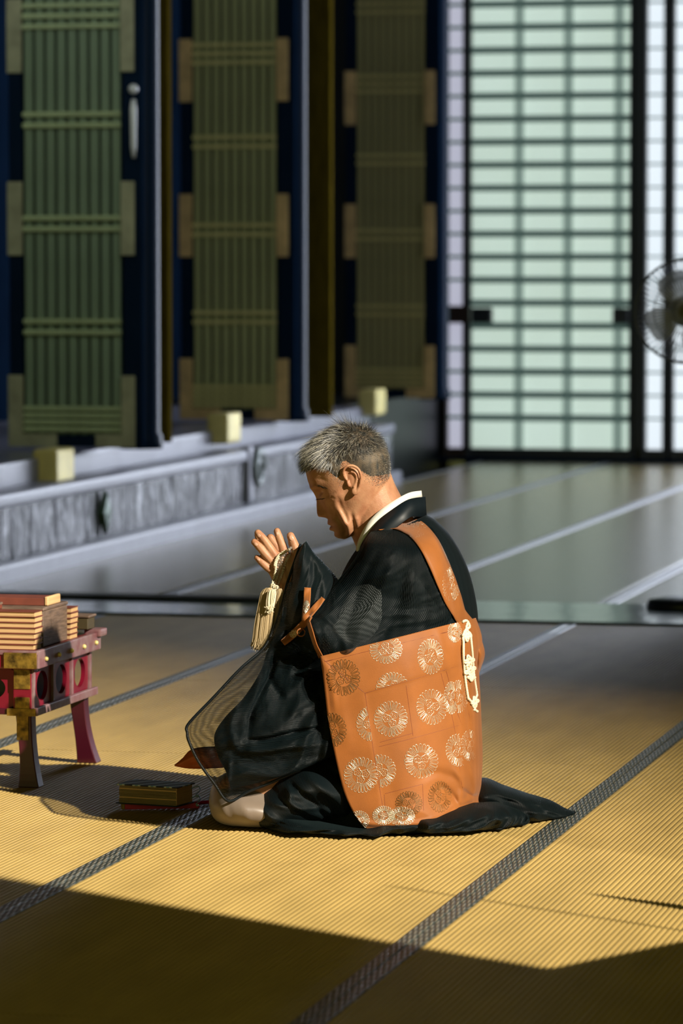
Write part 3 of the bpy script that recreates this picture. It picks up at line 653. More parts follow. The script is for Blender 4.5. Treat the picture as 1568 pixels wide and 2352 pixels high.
# lap, knees, hem spread on the mats
LAP = [([(602, 1806), (594, 1836), (621, 1879), (701, 1905), (800, 1925)], 8, 10), ([(612, 1800), (660, 1850), (730, 1885), (800, 1905)], 8, -9), ([(632, 1825), (701, 1868), (755, 1889)], 7, 9), ([(650, 1790), (700, 1830), (755, 1880)], 8, -10), ([(690, 1770), (740, 1810), (778, 1840)], 10, 10),
    ([(720, 1745), (760, 1770), (790, 1800)], 8, -8), ([(635, 1760), (660, 1800), (668, 1850)], 7, 7), ([(610, 1885), (680, 1915), (780, 1925)], 6, 6)]
lap = cloth('robe_skirt', [((590, 1808), (603, 1888), 8.98, .20), ((604, 1792), (640, 1888), 8.98, .235), ((650, 1752), (690, 1888), 8.98, .255), ((720, 1700), (760, 1888), 8.98, .26), ((820, 1680), (850, 1888), 8.99, .245), ((930, 1720), (940, 1888), 9.0, .24), ((1000, 1780), (1010, 1888), 9.0, .20)],
    M['robe'], person, nu=170, nv=160, n=2.3, folds=LAP, wr=(.019, -38, 4, 13, 5.5), wav=.003, wf=(24, 20), seed=21); tag(lap, 'heavy black skirt of the robe folded over the thighs')
HEMF = [([(640, 1900), (720, 1912), (820, 1930)], 5, 6), ([(660, 1925), (760, 1930), (860, 1938)], 4, -5), ([(850, 1925), (900, 1905), (960, 1900)], 6, 7), ([(900, 1938), (960, 1918), (1010, 1900)], 5, -7), ([(980, 1935), (1030, 1905), (1080, 1880)], 6, 8), ([(1040, 1935), (1090, 1905), (1130, 1885)], 5, -7), ([(1120, 1930), (1148, 1900), (1150, 1870)], 6, 8)]
hem = cloth('robe_hem', [((600, 1878), (606, 1898), 8.86, .03), ((640, 1872), (650, 1910), 8.80, .07), ((720, 1885), (730, 1910), 8.77, .09), ((830, 1895), (840, 1912), 8.76, .09), ((900, 1880), (910, 1912), 8.77, .085), ((980, 1868), (990, 1908), 8.78, .09), ((1070, 1850), (1080, 1905), 8.80, .10), ((1140, 1846), (1148, 1900), 8.84, .09), ((1195, 1862), (1200, 1893), 8.89, .05), ((1214, 1874), (1216, 1889), 8.90, .02)],
    M['robe'], person, nu=110, nv=170, n=2.2, folds=HEMF, wr=(.030, 12, 7, 26, 6.1), wav=.005, wf=(55, 40), seed=31)
tail = cloth('robe_train', [((1080, 1810), (1090, 1890), 9.02, .10), ((1112, 1790), (1120, 1886), 9.02, .12), ((1160, 1808), (1168, 1886), 9.01, .12), ((1215, 1826), (1222, 1884), 9.0, .10), ((1262, 1838), (1266, 1882), 9.03, .07), ((1295, 1856), (1297, 1880), 9.05, .035), ((1321, 1866), (1321, 1873), 9.08, .008)],
    M['robe'], person, nu=60, nv=70, n=2.2, folds=[([(1120, 1800), (1180, 1835), (1240, 1850)], 7, 9), ([(1130, 1830), (1200, 1845), (1290, 1860)], 6, -8), ([(1150, 1860), (1200, 1862), (1260, 1868)], 6, 8)], wr=(.024, -12, 6, 22, 7.7), wav=.003, wf=(40, 40), seed=41)
tag(tail, 'trailing end of the black robe lying on the mats')
knee = cloth('under_robe_knee', [((481, 1832), (483, 1846), 8.97, .06), ((485, 1812), (489, 1866), 8.97, .12), ((496, 1794), (502, 1880), 8.97, .165), ((520, 1780), (527, 1888), 8.97, .20), ((565, 1776), (570, 1892), 8.97, .215), ((612, 1790), (615, 1892), 8.97, .21), ((650, 1800), (650, 1892), 8.97, .19)],
    M['cream'], person, nu=72, nv=50, n=2.1, folds=[([(545, 1830), (560, 1860), (575, 1885)], 9, 3), ([(520, 1840), (530, 1870), (550, 1890)], 8, -3)]); tag(knee, 'pale silk under-robe stretched over the knees')
# collars
def strip(name, path, wid, m, parent, up=None, n=60, thick=.0016, curl=0.0):
    """ribbon through 3D points; wid list of half-width vectors"""
    P = catmull(path, n); Wd = catmull(wid, n); T = np.gradient(P, axis=0); N = np.cross(T, Wd); N /= np.linalg.norm(N, axis=1)[:, None] + 1e-12
    V = []; Fc = []
    for i in range(n):
        V += [P[i] - Wd[i] - N[i] * thick, P[i] + Wd[i] - N[i] * thick, P[i] + Wd[i] + N[i] * thick, P[i] - Wd[i] + N[i] * thick]
    for i in range(n - 1):
        for j in range(4): a, b_ = 4 * i + j, 4 * i + (j + 1) % 4; Fc.append((a, b_, b_ + 4, a + 4))
    Fc += [(3, 2, 1, 0), tuple(4 * n - 4 + j for j in range(4))]
    return mesh(name, V, Fc, m, parent, False)
def collar(name, m, edge_in, edge_out, ys, n=70, thick=.002):
    """band between two px curves with depth, doubled on the far side"""
    for s in (1, -1):
        A = catmull([W(p[0], p[1], YC - s * y) for p, y in zip(edge_in, ys[0])], n); B = catmull([W(p[0], p[1], YC - s * y) for p, y in zip(edge_out, ys[1])], n)
        V = []; Fc = []
        for i in range(n):
            nn = np.cross(B[i] - A[i], A[min(i + 1, n - 1)] - A[max(i - 1, 0)]); nn /= np.linalg.norm(nn) + 1e-9
            V += [A[i] - nn * thick, B[i] - nn * thick, B[i] + nn * thick, A[i] + nn * thick]
        for i in range(n - 1):
            for j in range(4): a, b_ = 4 * i + j, 4 * i + (j + 1) % 4; Fc.append((a, b_, b_ + 4, a + 4))
        Fc += [(3, 2, 1, 0), tuple(4 * n - 4 + j for j in range(4))]
        mesh(name, V, Fc, m, person, True)
collar('under_collar', M['white'], [(966, 1127), (942, 1131), (922, 1140), (893, 1158), (864, 1180), (840, 1208), (824, 1240), (818, 1262)], [(968, 1142), (946, 1146), (928, 1153), (900, 1172), (872, 1194), (848, 1222), (830, 1250), (824, 1272)],
    [[.0, .035, .053, .066, .070, .066, .052, .035], [.0, .037, .056, .070, .074, .070, .056, .039]])
collar('robe_collar', M['hem'], [(975, 1141), (950, 1144), (930, 1151), (902, 1170), (874, 1192), (850, 1220), (832, 1248), (822, 1275), (806, 1310)], [(978, 1187), (958, 1187), (945, 1187), (930, 1196), (905, 1215), (880, 1235), (856, 1262), (838, 1292), (818, 1330)],
    [[.0, .042, .062, .076, .080, .077, .066, .050, .040], [.0, .050, .075, .095, .105, .110, .112, .112, .10]])
# ====================================================================== hair
def bvh_of(*obs):
    V = []; Fc = []
    for o in obs:
        off = len(V); V += [v.co.copy() for v in o.data.vertices]; Fc += [tuple(i + off for i in p.vertices) for p in o.data.polygons]
    return BVHTree.FromPolygons(V, Fc)
def hit(bv, px, py, default=None):
    d = Vector(ray(px, py)).normalized(); loc, n, i, dist = bv.ray_cast(Vector((0, 0, CAMZ)), d)
    return (np.array(loc), np.array(n)) if loc is not None else default
rnd = random.Random(5)
def hairline(f, al):
    """lowest h that carries hair, at front-to-back position f and distance al from the middle"""
    return float(np.interp(f, [-95, -80, -60, -35, -15, 0, 14, 26, 36, 46, 60, 78, 95], [-52, -56, -50, -38, -6, 24, 18, -6, -4, 24, 46, 54, 56]))
hs_V, hs_F, hs_C = [], [], []
def strand(p, d, nrm, ln, wid, colr, droop=.0, k=4):
    side = np.cross(d, nrm); side /= np.linalg.norm(side) + 1e-9; o = len(hs_V); q = np.array(p)
    for i in range(k + 1):
        t = i / k; w_ = wid * (1 - t * .85)
        if i < k:
            hs_V.extend([q - side * w_, q + side * w_, q + nrm * w_ * .9]); hs_C.extend([colr] * 3)
        else: hs_V.append(q.copy()); hs_C.append(colr)
        d = d + np.array([0, 0, -droop / k]) - nrm * (.10 / k); d /= np.linalg.norm(d); q = q + d * ln / k
    for i in range(k - 1):
        a = o + 3 * i
        for j in range(3): hs_F.append((a + j, a + (j + 1) % 3, a + 3 + (j + 1) % 3, a + 3 + j))
    a = o + 3 * (k - 1); e = o + 3 * k
    for j in range(3): hs_F.append((a + j, a + (j + 1) % 3, e))
def loc2w(v):   # local direction to world
    f, l, h = v; return np.array([-math.cos(TLT) * f - math.sin(TLT) * h, -l, -math.sin(TLT) * f + math.cos(TLT) * h])
def cands(n, h0, h1):
    hs_, ts_ = np.random.uniform(h0, h1, n), np.random.uniform(-PI, PI, n); f_, l_, _ = head_local(hs_, ts_); P = head_world(f_, l_, hs_); return list(zip(f_, l_, hs_, P))
cnt = 0
for (f, l, h, p) in cands(80000, -56, 110):
    if cnt >= 17000: break
    if rnd.random() > np.interp(h, [-56, 60, 95, 111], [1, 1, .55, .12]): continue
    m = h - hairline(f, abs(l))
    if m < 0: continue
    dens = np.interp(m, [0, 14, 45], [.06, .35, 1]) if f < 70 else np.interp(m, [0, 6], [.6, 1])
    if rnd.random() > dens: continue
    g = np.array([f * .9, l * 1.25, max(h - 15, -20) * 1.0]); g /= np.linalg.norm(g); nw = loc2w(g)
    top = np.interp(h, [20, 62, 95], [0, .55, 1])
    front = np.interp(f, [-60, 0, 90], [0, .45, 1])
    ln = (.003 + .012 * np.interp(m, [0, 45, 90], [0, .5, 1]) + .016 * top) * rnd.uniform(.6, 1.25)
    if top > .3: ln *= 1 + .75 * front
    # combed forward over the top, back and down at the sides, standing at the crown
    comb = np.array([1.3 * top * (.35 + front) + (-.45 if f < 20 else .15) * (1 - top), 0.25 * np.sign(l) * top, -.75 * (1 - top) + .05])
    lift = .40 * top * (1 - .5 * front) + .16
    d = loc2w(comb) + nw * lift + np.array([rnd.gauss(0, .16), rnd.gauss(0, .16), rnd.gauss(0, .16)])
    if top > .8 and -50 < f < -25 and rnd.random() < .25: d += nw * 1.1; ln *= 1.5
    d /= np.linalg.norm(d)
    pg = np.interp(f, [-90, -40, 0, 60], [.10, .18, .32, .52]) * (.45 + .55 * top)
    if rnd.random() < pg: c = rnd.uniform(.32, .62); colr = (c, c * .93, c * .74)
    else: c = rnd.uniform(.012, .06); colr = (c, c * 1.0, c * .95)
    strand(p - nw * .001, d, nw, ln, rnd.uniform(.00032, .0005), colr, droop=.5 * front * top + .05)
    cnt += 1
cnt = 0
for (f, l, h, p) in cands(60000, -75, 80):             # stubble fading out at the sides and nape
    if cnt >= 10000: break
    if f > 60: continue
    m = h - hairline(f, abs(l))
    if m < -18 or m > 50 or rnd.random() > np.interp(m, [-18, 0, 18], [.02, .35, 1]): continue
    g = np.array([f * .9, l * 1.25, max(h - 15, -20)]); g /= np.linalg.norm(g); nw = loc2w(g)
    d = loc2w(np.array([-.4, 0, -.8])) + nw * .35 + np.array([rnd.gauss(0, .2), rnd.gauss(0, .2), rnd.gauss(0, .2)]); d /= np.linalg.norm(d)
    c = rnd.uniform(.02, .09) if rnd.random() < .8 else rnd.uniform(.25, .45); strand(p - nw * .0005, d, nw, rnd.uniform(.0022, .0045), .00032, (c, c * .95, c * .85), k=2); cnt += 1
hm = bpy.data.materials.new('grey_hair'); hm.use_nodes = True; b = hm.node_tree.nodes['Principled BSDF']; b.inputs['Roughness'].default_value = .38
at = nd(hm.node_tree, 'ShaderNodeVertexColor', layer_name='tone'); hm.node_tree.links.new(at.outputs[0], b.inputs['Base Color'])
hair = mesh('hair', hs_V, hs_F, hm, person, False)
ca = hair.data.color_attributes.new('tone', 'FLOAT_COLOR', 'POINT'); cc_ = np.ones((len(hs_V), 4), np.float32); cc_[:, :3] = np.array(hs_C); ca.data.foreach_set('color', cc_.ravel())
tag(hair, 'short grey hair, silver on top and dark at the nape')
# close-cropped under-layer
hh2 = np.linspace(-56, 110.6, 90); th2 = np.linspace(0, 2 * PI, 120, endpoint=False); A, B_ = np.meshgrid(hh2, (th2 + PI) % (2 * PI) - PI, indexing='ij')
f2, l2, h2 = head_local(A.ravel(), B_.ravel()); mm = np.array([a - hairline(b_, abs(c)) for a, b_, c in zip(h2, f2, l2)])
off = np.clip((mm - 14) / 36, -.3, 1) * 4.5
g = np.stack([f2 * .9, l2 * 1.25, h2 - 15], 1); g /= np.linalg.norm(g, axis=1)[:, None]
P_ = head_world(f2 + g[:, 0] * off, l2 + g[:, 1] * off, h2 + g[:, 2] * off); Fc = []
for i in range(89):
    for j in range(120):
        a, b_ = i * 120 + j, i * 120 + (j + 1) % 120
        if max(mm[a], mm[b_], mm[a + 120], mm[b_ + 120]) > -2: Fc.append((a, b_, b_ + 120, a + 120))
Fc.append(tuple(range(89 * 120, 90 * 120)))
us = sorted({i for f in Fc for i in f}); mp_ = {i: k for k, i in enumerate(us)}
mesh('scalp_hair', [P_[i] for i in us], [tuple(mp_[i] for i in f) for f in Fc], mat('cropped_hair', (.12, .085, .05), .6, noise=.7, nscale=90, col2=(.02, .022, .02), bump=.8, bscale=900, bdist=.001, stretch=(1, 1, .5)), person, True)
# brows and lashes on the side that shows
hs_V, hs_F, hs_C = [], [], []
HB = HEADBVH
for i in range(90):
    t = rnd.random(); x = 716 + 34 * t + rnd.gauss(0, .8); y = 1112 + 4 * t + 6 * t * t + rnd.gauss(0, 1.3); r_ = hit(HB, x, y)
    if r_ is None: continue
    d = np.array([.6, -.25, -.35]); d /= np.linalg.norm(d); strand(r_[0], d, np.array([0, -1.0, 0]), .007, .00028, (.03, .03, .03), k=3)
mesh('eyebrow', hs_V, hs_F, mat('dark_brow_hair', (.02, .018, .015), .5), person); hs_V, hs_F, hs_C = [], [], []
for i in range(40):
    t = rnd.random(); r_ = hit(HB, 727 + 20 * t, 1146 - 1.5 * t)
    if r_ is None: continue
    d = np.array([-.7, -.35, -.5]); d /= np.linalg.norm(d); strand(r_[0], d, np.array([0, -1.0, 0]), .006, .00025, (.01, .01, .01), k=3)
mesh('eyelashes', hs_V, hs_F, mat('dark_lash_hair', (.01, .01, .01), .5), person)

# ====================================================================== stole (brocade apron on the left hip)
def brocade(name, col):
    m = mat(name, col, .6, spec=.3, noise=.22, nscale=14, bump=.5, bscale=700, bdist=.0005, sheen=.15); return m
M['orange'] = brocade('orange_brocade', (.305, .096, .015))
M['seam'] = mat('dark_orange_seam', (.16, .035, .008), .6)
M['thread'] = mat('silver_gold_thread', (.84, .76, .58), .28, metal=.6, noise=.3, nscale=220)
M['thread_dark'] = mat('bronze_thread', (.20, .10, .025), .4, metal=.4, noise=.3, nscale=150)
KR = np.array([(735, 1508, 1092, 1419, .300), (740, 1540, 1106, 1470, .305), (747, 1600, 1099, 1535, .305), (753, 1650, 1102, 1600, .300), (764, 1710, 1105, 1670, .300), (778, 1775, 1107, 1740, .300), (792, 1825, 1104, 1800, .300), (812, 1868, 1100, 1840, .300), (834, 1898, 1112, 1858, .295), (856, 1916, 1122, 1873, .290)], float)
KR = catmull(KR, 130); ns_ = 120
KF = [([(1040, 1760), (1062, 1800), (1050, 1850), (1020, 1880)], 9, 9), ([(1075, 1750), (1090, 1800), (1085, 1830), (1060, 1845)], 7, 9), ([(1058, 1810), (1080, 1828), (1100, 1826)], 5, -8), ([(1010, 1800), (1040, 1830), (1058, 1862)], 7, -7), ([(1085, 1840), (1105, 1860), (1118, 1872)], 6, 7),
      ([(800, 1880), (860, 1893), (960, 1890), (1040, 1870)], 6, 5), ([(770, 1530), (780, 1620), (800, 1720)], 16, 3), ([(930, 1500), (950, 1600), (960, 1720)], 22, 3), ([(960, 1790), (1000, 1775), (1045, 1790)], 10, -5), ([(1000, 1440), (1020, 1500), (1035, 1560)], 9, 4), ([(1048, 1440), (1060, 1520), (1070, 1600), (1078, 1700)], 5, -5), ([(740, 1512), (760, 1560), (770, 1640)], 6, 4)]
def seamstep(q):
    """panels a little proud of each other: millimetres"""
    x, y = q[:, 0], q[:, 1]
    vl = np.interp(y, [1592, 1790, 1900], [838, 868, 884]); vr = np.interp(y, [1540, 1700, 1860], [1040, 1057, 1078]); hz = 1592 - (x - 838) * .292
    inner = 1 / (1 + np.exp(-(x - vl) / 1.2)) * 1 / (1 + np.exp(-(y - hz) / 1.2))
    return -1.6 * inner + 1.2 / (1 + np.exp(-(x - vr) / 1.2))
V = []; uv = []
ph = np.radians(np.concatenate([np.linspace(100, 0, 96), np.linspace(-4, -60, 24)]))
for r in KR:
    lx, ly, rx, ry, D = r
    for p in ph:
        k = (1 - math.cos(p)) / (1 - math.cos(math.radians(100))); x = rx + (lx - rx) * k; y = ry + (ly - ry) * k; V.append(W(x, y, YC - D * math.copysign(abs(math.sin(p)) ** (.62 if p > 0 else 1), p))); uv.append((x / 1000, y / 1000))
V = np.array(V); q = project(V); front = V[:, 1] < YC + .001
V[:, 1] -= np.where(front, (crease(V, KF) + seamstep(q) / 1000) * np.clip((YC - V[:, 1]) / .12, 0, 1), 0); a_ = V[:, 0] * .9 + V[:, 2] * .2; b2_ = V[:, 2] * .9 - V[:, 0] * .3
V[:, 1] -= np.where(front, (0.009 * gnoise(a_ * 9 + 3, b2_ * 3.5) + .006 * (.4 - np.minimum(1, np.abs(gnoise(a_ * 7 + 8, b2_ * 5 + 2)) * 4)) * np.clip((1700 - q[:, 1]) / -160, 0.12, 1)) * np.clip((YC - V[:, 1]) / .12, 0, 1), 0)
V[:, 2] = np.maximum(V[:, 2], .012)
nr = len(KR); Fc = [(i * ns_ + j, i * ns_ + j + 1, (i + 1) * ns_ + j + 1, (i + 1) * ns_ + j) for i in range(nr - 1) for j in range(ns_ - 1)]
kesa = mesh('stole_apron', V, Fc, M['orange'], person, True); so = kesa.modifiers.new('thick', 'SOLIDIFY'); so.thickness = .0022; so.offset = 1 if False else 0
tag(kesa, 'orange brocade apron panel of the stole, woven with round flower medallions')
KB = bvh_of(kesa)
def on(bv, px, py, off=.0015, lim=None):
    r_ = hit(bv, px, py)
    if r_ is None: return None
    d = -ray(px, py); d /= np.linalg.norm(d); return r_[0] + d * off
def thread(mbx, pts, bv, rad=.0007, off=.0016, clip=None, k=4):
    run = []
    for (x, y) in pts:
        P = on(bv, x, y, off) if (clip is None or clip(x, y)) else None
        if P is None or (run and np.linalg.norm(P - run[-1]) > .03):
            if len(run) > 1: mbx.tube(run, rad, k, cap=False)
            run = []
            if P is None: continue
        run.append(P)
    if len(run) > 1: mbx.tube(run, rad, k, cap=False)
def medallion(cx, cy, rx, ry, bv, parent, clip=None, dark=False, rot=0.0, rad=.00062, npet=26):
    mbx = MB(); rr = random.Random(int(cx * 7 + cy))
    def T(u, v):
        c, s_ = math.cos(rot), math.sin(rot); a, b_ = u * c - v * s_, u * s_ + v * c; return (cx + a * rx, cy + b_ * ry)
    for i in range(npet):                       # outer petals: long loops
        a = 2 * PI * i / npet + rr.uniform(-.03, .03); hw = PI / npet * .80; r0 = .50; r1 = .97
        pts = []
        for (aa, r_) in ((-hw * .5, r0), (-hw * .8, .74), (-hw, .88), (-hw * .6, .97), (0, 1.0), (hw * .6, .97), (hw, .88), (hw * .8, .74), (hw * .5, r0)):
            pts.append(T(math.cos(a + aa) * r_, math.sin(a + aa) * r_))
        thread(mbx, pts, bv, rad * rr.uniform(.7, 1.1), clip=clip)
        if rr.random() < .10: continue
        if i % 3 == 0: thread(mbx, [T(math.cos(a) * r_, math.sin(a) * r_) for r_ in (.70, .80, .86)], bv, rad * .7, clip=clip)
    for j in range(3):                          # three-lobed leaf group at the heart
        a0 = 2 * PI * j / 3 + .5; c0, s0 = math.cos(a0) * .27, math.sin(a0) * .27
        pts = [T(c0 + .21 * (1 + .14 * math.cos(5 * t)) * math.cos(t), s0 + .21 * (1 + .14 * math.cos(5 * t)) * math.sin(t)) for t in np.linspace(0, 2 * PI, 22)]
        thread(mbx, pts, bv, rad, clip=clip)
        for t in np.linspace(0, 2 * PI, 7)[:-1]: thread(mbx, [T(c0 + .05 * math.cos(t), s0 + .05 * math.sin(t)), T(c0 + .14 * math.cos(t), s0 + .14 * math.sin(t))], bv, rad * .8, clip=clip)
    if mbx.V: return mbx.build('medallion', M['thread_dark' if dark else 'thread'], parent)
vl = lambda y: float(np.interp(y, [1592, 1790, 1900], [838, 868, 884])); vr = lambda y: float(np.interp(y, [1540, 1700, 1860], [1040, 1057, 1078])); hz = lambda x: 1592 - (x - 838) * .292
MED = [(789, 1556, 38, 42, None, 1), (886, 1491, 38, 33, None, 0), (988, 1508, 30, 41, None, 0), (901, 1580, 38, 36, lambda x, y: y < hz(x), 0), (897, 1651, 39, 41, lambda x, y: x > vl(y), 0), (991, 1624, 36, 41, None, 0), (850, 1662, 32, 40, lambda x, y: x < vl(y), 0),
       (762, 1677, 34, 40, None, 1), (829, 1780, 40, 41, lambda x, y: x < vl(y) + 2, 0), (872, 1771, 37, 38, lambda x, y: x > vl(y), 0), (967, 1748, 39, 40, None, 0), (1052, 1723, 29, 38, lambda x, y: x < vr(y), 0), (1078, 1712, 20, 36, lambda x, y: x > vr(y) and x < 1096, 0),
       (1036, 1603, 17, 38, lambda x, y: x < vr(y), 0), (1052, 1600, 22, 38, lambda x, y: x > vr(y), 0), (1044, 1452, 16, 24, None, 0), (939, 1846, 31, 29, None, 1), (1010, 1830, 27, 36, None, 1), (824, 1884, 24, 22, None, 0), (880, 1873, 25, 22, None, 0), (922, 1875, 31, 22, None, 0), (1070, 1880, 32, 17, None, 0), (1099, 1672, 7, 36, None, 0)]
for (a, b_, c, d, cl, dk) in MED: medallion(a, b_, c, d, KB, kesa, cl, bool(dk), rot=(a * 13 % 60) / 30)
def seam(pts, bv, parent, rad=.0008):
    mbx = MB(); Pp = catmull(np.array(pts, float), 30) if len(pts) > 2 else catmull(np.array(pts, float), 16); thread(mbx, Pp, bv, rad, off=.0008); 
    if mbx.V: mbx.build('seam', M['seam'], parent)
for pts in ([(738, 1512), (838, 1592)], [(838, 1592), (852, 1690), (868, 1790), (884, 1885)], [(838, 1592), (940, 1563), (1056, 1528)], [(870, 1715), (950, 1695), (1068, 1662)], [(872, 1705), (948, 1684)], [(932, 1575), (948, 1690)], [(1012, 1546), (1042, 1668), (1058, 1790), (1062, 1810)], [(1024, 1541), (1058, 1660), (1078, 1655)],
            [(884, 1823), (970, 1801)], [(882, 1825), (886, 1880)], [(970, 1801), (972, 1862)], [(1058, 1560), (1078, 1650), (1092, 1760), (1098, 1810)], [(745, 1520), (1050, 1446)]): seam(pts, KB, kesa)
# bunched cloth of the apron at the back of the waist
bun = cloth('stole_fold', [((1068, 1424), (1094, 1418), 8.99, .05), ((1070, 1450), (1104, 1462), 8.99, .085), ((1074, 1480), (1113, 1500), 8.985, .10), ((1078, 1510), (1104, 1532), 8.99, .09), ((1082, 1540), (1098, 1550), 9.0, .05)], M['orange'], person, nu=40, nv=40, folds=[([(1085, 1430), (1095, 1470), (1105, 1510)], 4, 9), ([(1078, 1440), (1085, 1490), (1095, 1530)], 4, -8)])
# shoulder strap laid over sleeve and back
RB = bvh_of(robe, arm)
def ribbon(name, path, wid, bv, m, parent, off=.004, n=60, nw=7, bulge=.0, fallback=None, thick=.002):
    """ribbon on a surface: px centre line, px widths"""
    C = catmull(np.array(path, float), n); Wd = np.interp(np.linspace(0, 1, n), np.linspace(0, 1, len(wid)), wid); T = np.gradient(C, axis=0); T /= np.linalg.norm(T, axis=1)[:, None]
    Nn = np.stack([-T[:, 1], T[:, 0]], 1); Yg = np.full((n, nw), np.nan); Q = np.zeros((n, nw, 2))
    for i in range(n):
        for j in range(nw):
            q_ = C[i] + Nn[i] * Wd[i] * (j / (nw - 1) - .5); Q[i, j] = q_; r_ = hit(bv, *q_) if bv is not None else None
            if r_ is not None: Yg[i, j] = r_[0][1] - off
    if fallback is not None: Yg[np.isnan(Yg)] = fallback
    for i in range(n):
        row = Yg[i]; ok = ~np.isnan(row)
        if ok.any() and not ok.all(): row[~ok] = np.interp(np.where(~ok)[0], np.where(ok)[0], row[ok])
    for it in range(3):
        Yg[1:-1] = (Yg[:-2] + 2 * Yg[1:-1] + Yg[2:]) / 4
    V = [W(Q[i, j][0], Q[i, j][1], Yg[i, j]) for i in range(n) for j in range(nw)]
    Fc = [(i * nw + j, i * nw + j + 1, (i + 1) * nw + j + 1, (i + 1) * nw + j) for i in range(n - 1) for j in range(nw - 1)]
    o = mesh(name, V, Fc, m, parent, True); so = o.modifiers.new('thick', 'SOLIDIFY'); so.thickness = thick; so.offset = 0; return o
strap = ribbon('stole_strap', [(868, 1213), (886, 1207), (908, 1203), (932, 1206), (958, 1218), (985, 1250), (1006, 1292), (1024, 1335), (1040, 1376), (1054, 1408), (1070, 1432)], [10, 17, 25, 36, 44, 46, 45, 44, 40, 30, 34], RB, M['orange'], person, off=.007)
tag(strap, 'orange brocade strap over the left shoulder')
SB = bvh_of(strap)
medallion(953, 1213, 27, 22, SB, strap, None, False, .3); medallion(1036, 1342, 20, 40, SB, strap, None, False, .2)
# tied ribbons at the breast
FB = bvh_of(fa, arm, hs, lap, robe)
r1 = ribbon('tie_ribbon', [(706, 1350), (704, 1385), (700, 1428)], [16, 15.5, 15], FB, M['orange'], person, off=.010, n=30, fallback=8.72)
ribbon('tie_ribbon', [(700, 1422), (716, 1404), (732, 1386), (742, 1374)], [15, 14, 13, 10], FB, M['orange'], person, off=.012, n=30, fallback=8.72)
r3 = ribbon('tie_ribbon', [(712, 1414), (696, 1434), (672, 1458), (649, 1477)], [12, 17, 17, 15], FB, M['orange'], person, off=.014, n=30, fallback=8.72)
ribbon('tie_ribbon', [(704, 1414), (714, 1450), (724, 1482), (737, 1510)], [8, 9, 8, 10], FB, M['orange'], person, off=.010, n=30, fallback=8.70)
yk = float(hit(FB, 700, 1420, (np.array([0, 8.72, 0]), 0))[0][1])
mb = MB(); mb.ball(W(703, 1420, yk - .016), (.010, .007, .010), 14, 10); mb.build('tie_knot', M['orange'], person)
mb = MB(); lp = [W(703 - 12 + 10 * math.cos(t) * (1 if t < 4 else .7), 1452 + 10 * math.sin(t), yk - .018 - .008 * math.sin(t * .5)) for t in np.linspace(-1.2, 4.6, 26)]
V = []; Fc = []
for i, P_ in enumerate(lp): V += [P_ + np.array([0, .009, 0]), P_ - np.array([0, .009, 0])]
for i in range(len(lp) - 1): Fc.append((2 * i, 2 * i + 1, 2 * i + 3, 2 * i + 2))
o = mesh('tie_loop', V, Fc, M['orange'], person, True); so = o.modifiers.new('t', 'SOLIDIFY'); so.thickness = .002
medallion(704, 1395, 7, 16, bvh_of(r1), r1, None, False, .2, rad=.0006, npet=14)
medallion(676, 1456, 12, 9, bvh_of(r3), r3, None, False, .2, rad=.0006, npet=14)
# corner of the stole behind the sleeve
cor = cloth('stole_corner', [((400, 1757), (402, 1760), 8.98, .003), ((418, 1742), (430, 1765), 8.99, .012), ((438, 1722), (462, 1766), 9.0, .02), ((470, 1715), (500, 1764), 9.0, .025), ((505, 1715), (530, 1760), 9.0, .02)], mat('rust_silk', (.42, .085, .012), .55, noise=.15, nscale=20), person, nu=36, nv=40, folds=[([(408, 1756), (440, 1740), (480, 1735)], 4, 4), ([(430, 1758), (460, 1755), (500, 1750)], 4, -4)], zmin=.02)
tag(cor, 'rust orange corner of the stole behind the sleeve')
# braided cord with knots on the back edge of the apron
M['cord'] = mat('ivory_silk_cord', (.80, .70, .50), .5, sheen=.3)
crd = MB(); KB2 = bvh_of(kesa, strap, bun)
def cpt(x, y, off=.006):
    P = on(KB2, x, y, off); return P if P is not None else W(x, y, 8.93)
def braid(mbx, pts, rad=.0030, turns=None):
    Pw = np.array([cpt(x, y) for (x, y) in catmull(np.array(pts, float), 60)])
    for it in range(4): Pw[1:-1] = (Pw[:-2] + 2 * Pw[1:-1] + Pw[2:]) / 4
    L = np.linalg.norm(np.diff(Pw, axis=0), axis=1).sum(); n = max(24, int(L / .0022)); Pw = catmull(Pw, n); T = np.gradient(Pw, axis=0); T /= np.linalg.norm(T, axis=1)[:, None]
    u = np.cross(T, [0, 1, 0]); u /= np.linalg.norm(u, axis=1)[:, None]; v = np.cross(T, u)
    for ph_ in (0, 2 * PI / 3, 4 * PI / 3):
        a = np.linspace(0, L / .011 * 2 * PI, n) + ph_; mbx.tube(Pw + rad * .55 * (np.cos(a)[:, None] * u + np.sin(a)[:, None] * v), rad * .62, 5)
def knot(mbx, cx, cy, rx, ry, ph_=0, off=.009):
    for (kk, sc) in ((2, 1), (3, .72)):
        pts = []
        for t in np.linspace(0, 2 * PI, 90):
            r_ = .62 + .38 * math.cos(kk * 2 * t + ph_); pts.append(cpt(cx + rx * sc * r_ * math.cos(t), cy + ry * sc * r_ * math.sin(t), off + .003 * math.sin(kk * 4 * t)))
        P = np.array(pts)
        for it in range(2): P[1:-1] = (P[:-2] + 2 * P[1:-1] + P[2:]) / 4
        mbx.tube(P, .0026, 6)
braid(crd, [(1064, 1472), (1064, 1510), (1068, 1560), (1075, 1606)]); braid(crd, [(1081, 1466), (1084, 1500), (1088, 1550), (1095, 1598)])
braid(crd, [(1062, 1428), (1072, 1426), (1078, 1440), (1068, 1448), (1063, 1462), (1064, 1476)]); braid(crd, [(1074, 1430), (1070, 1446), (1080, 1456), (1081, 1470)])
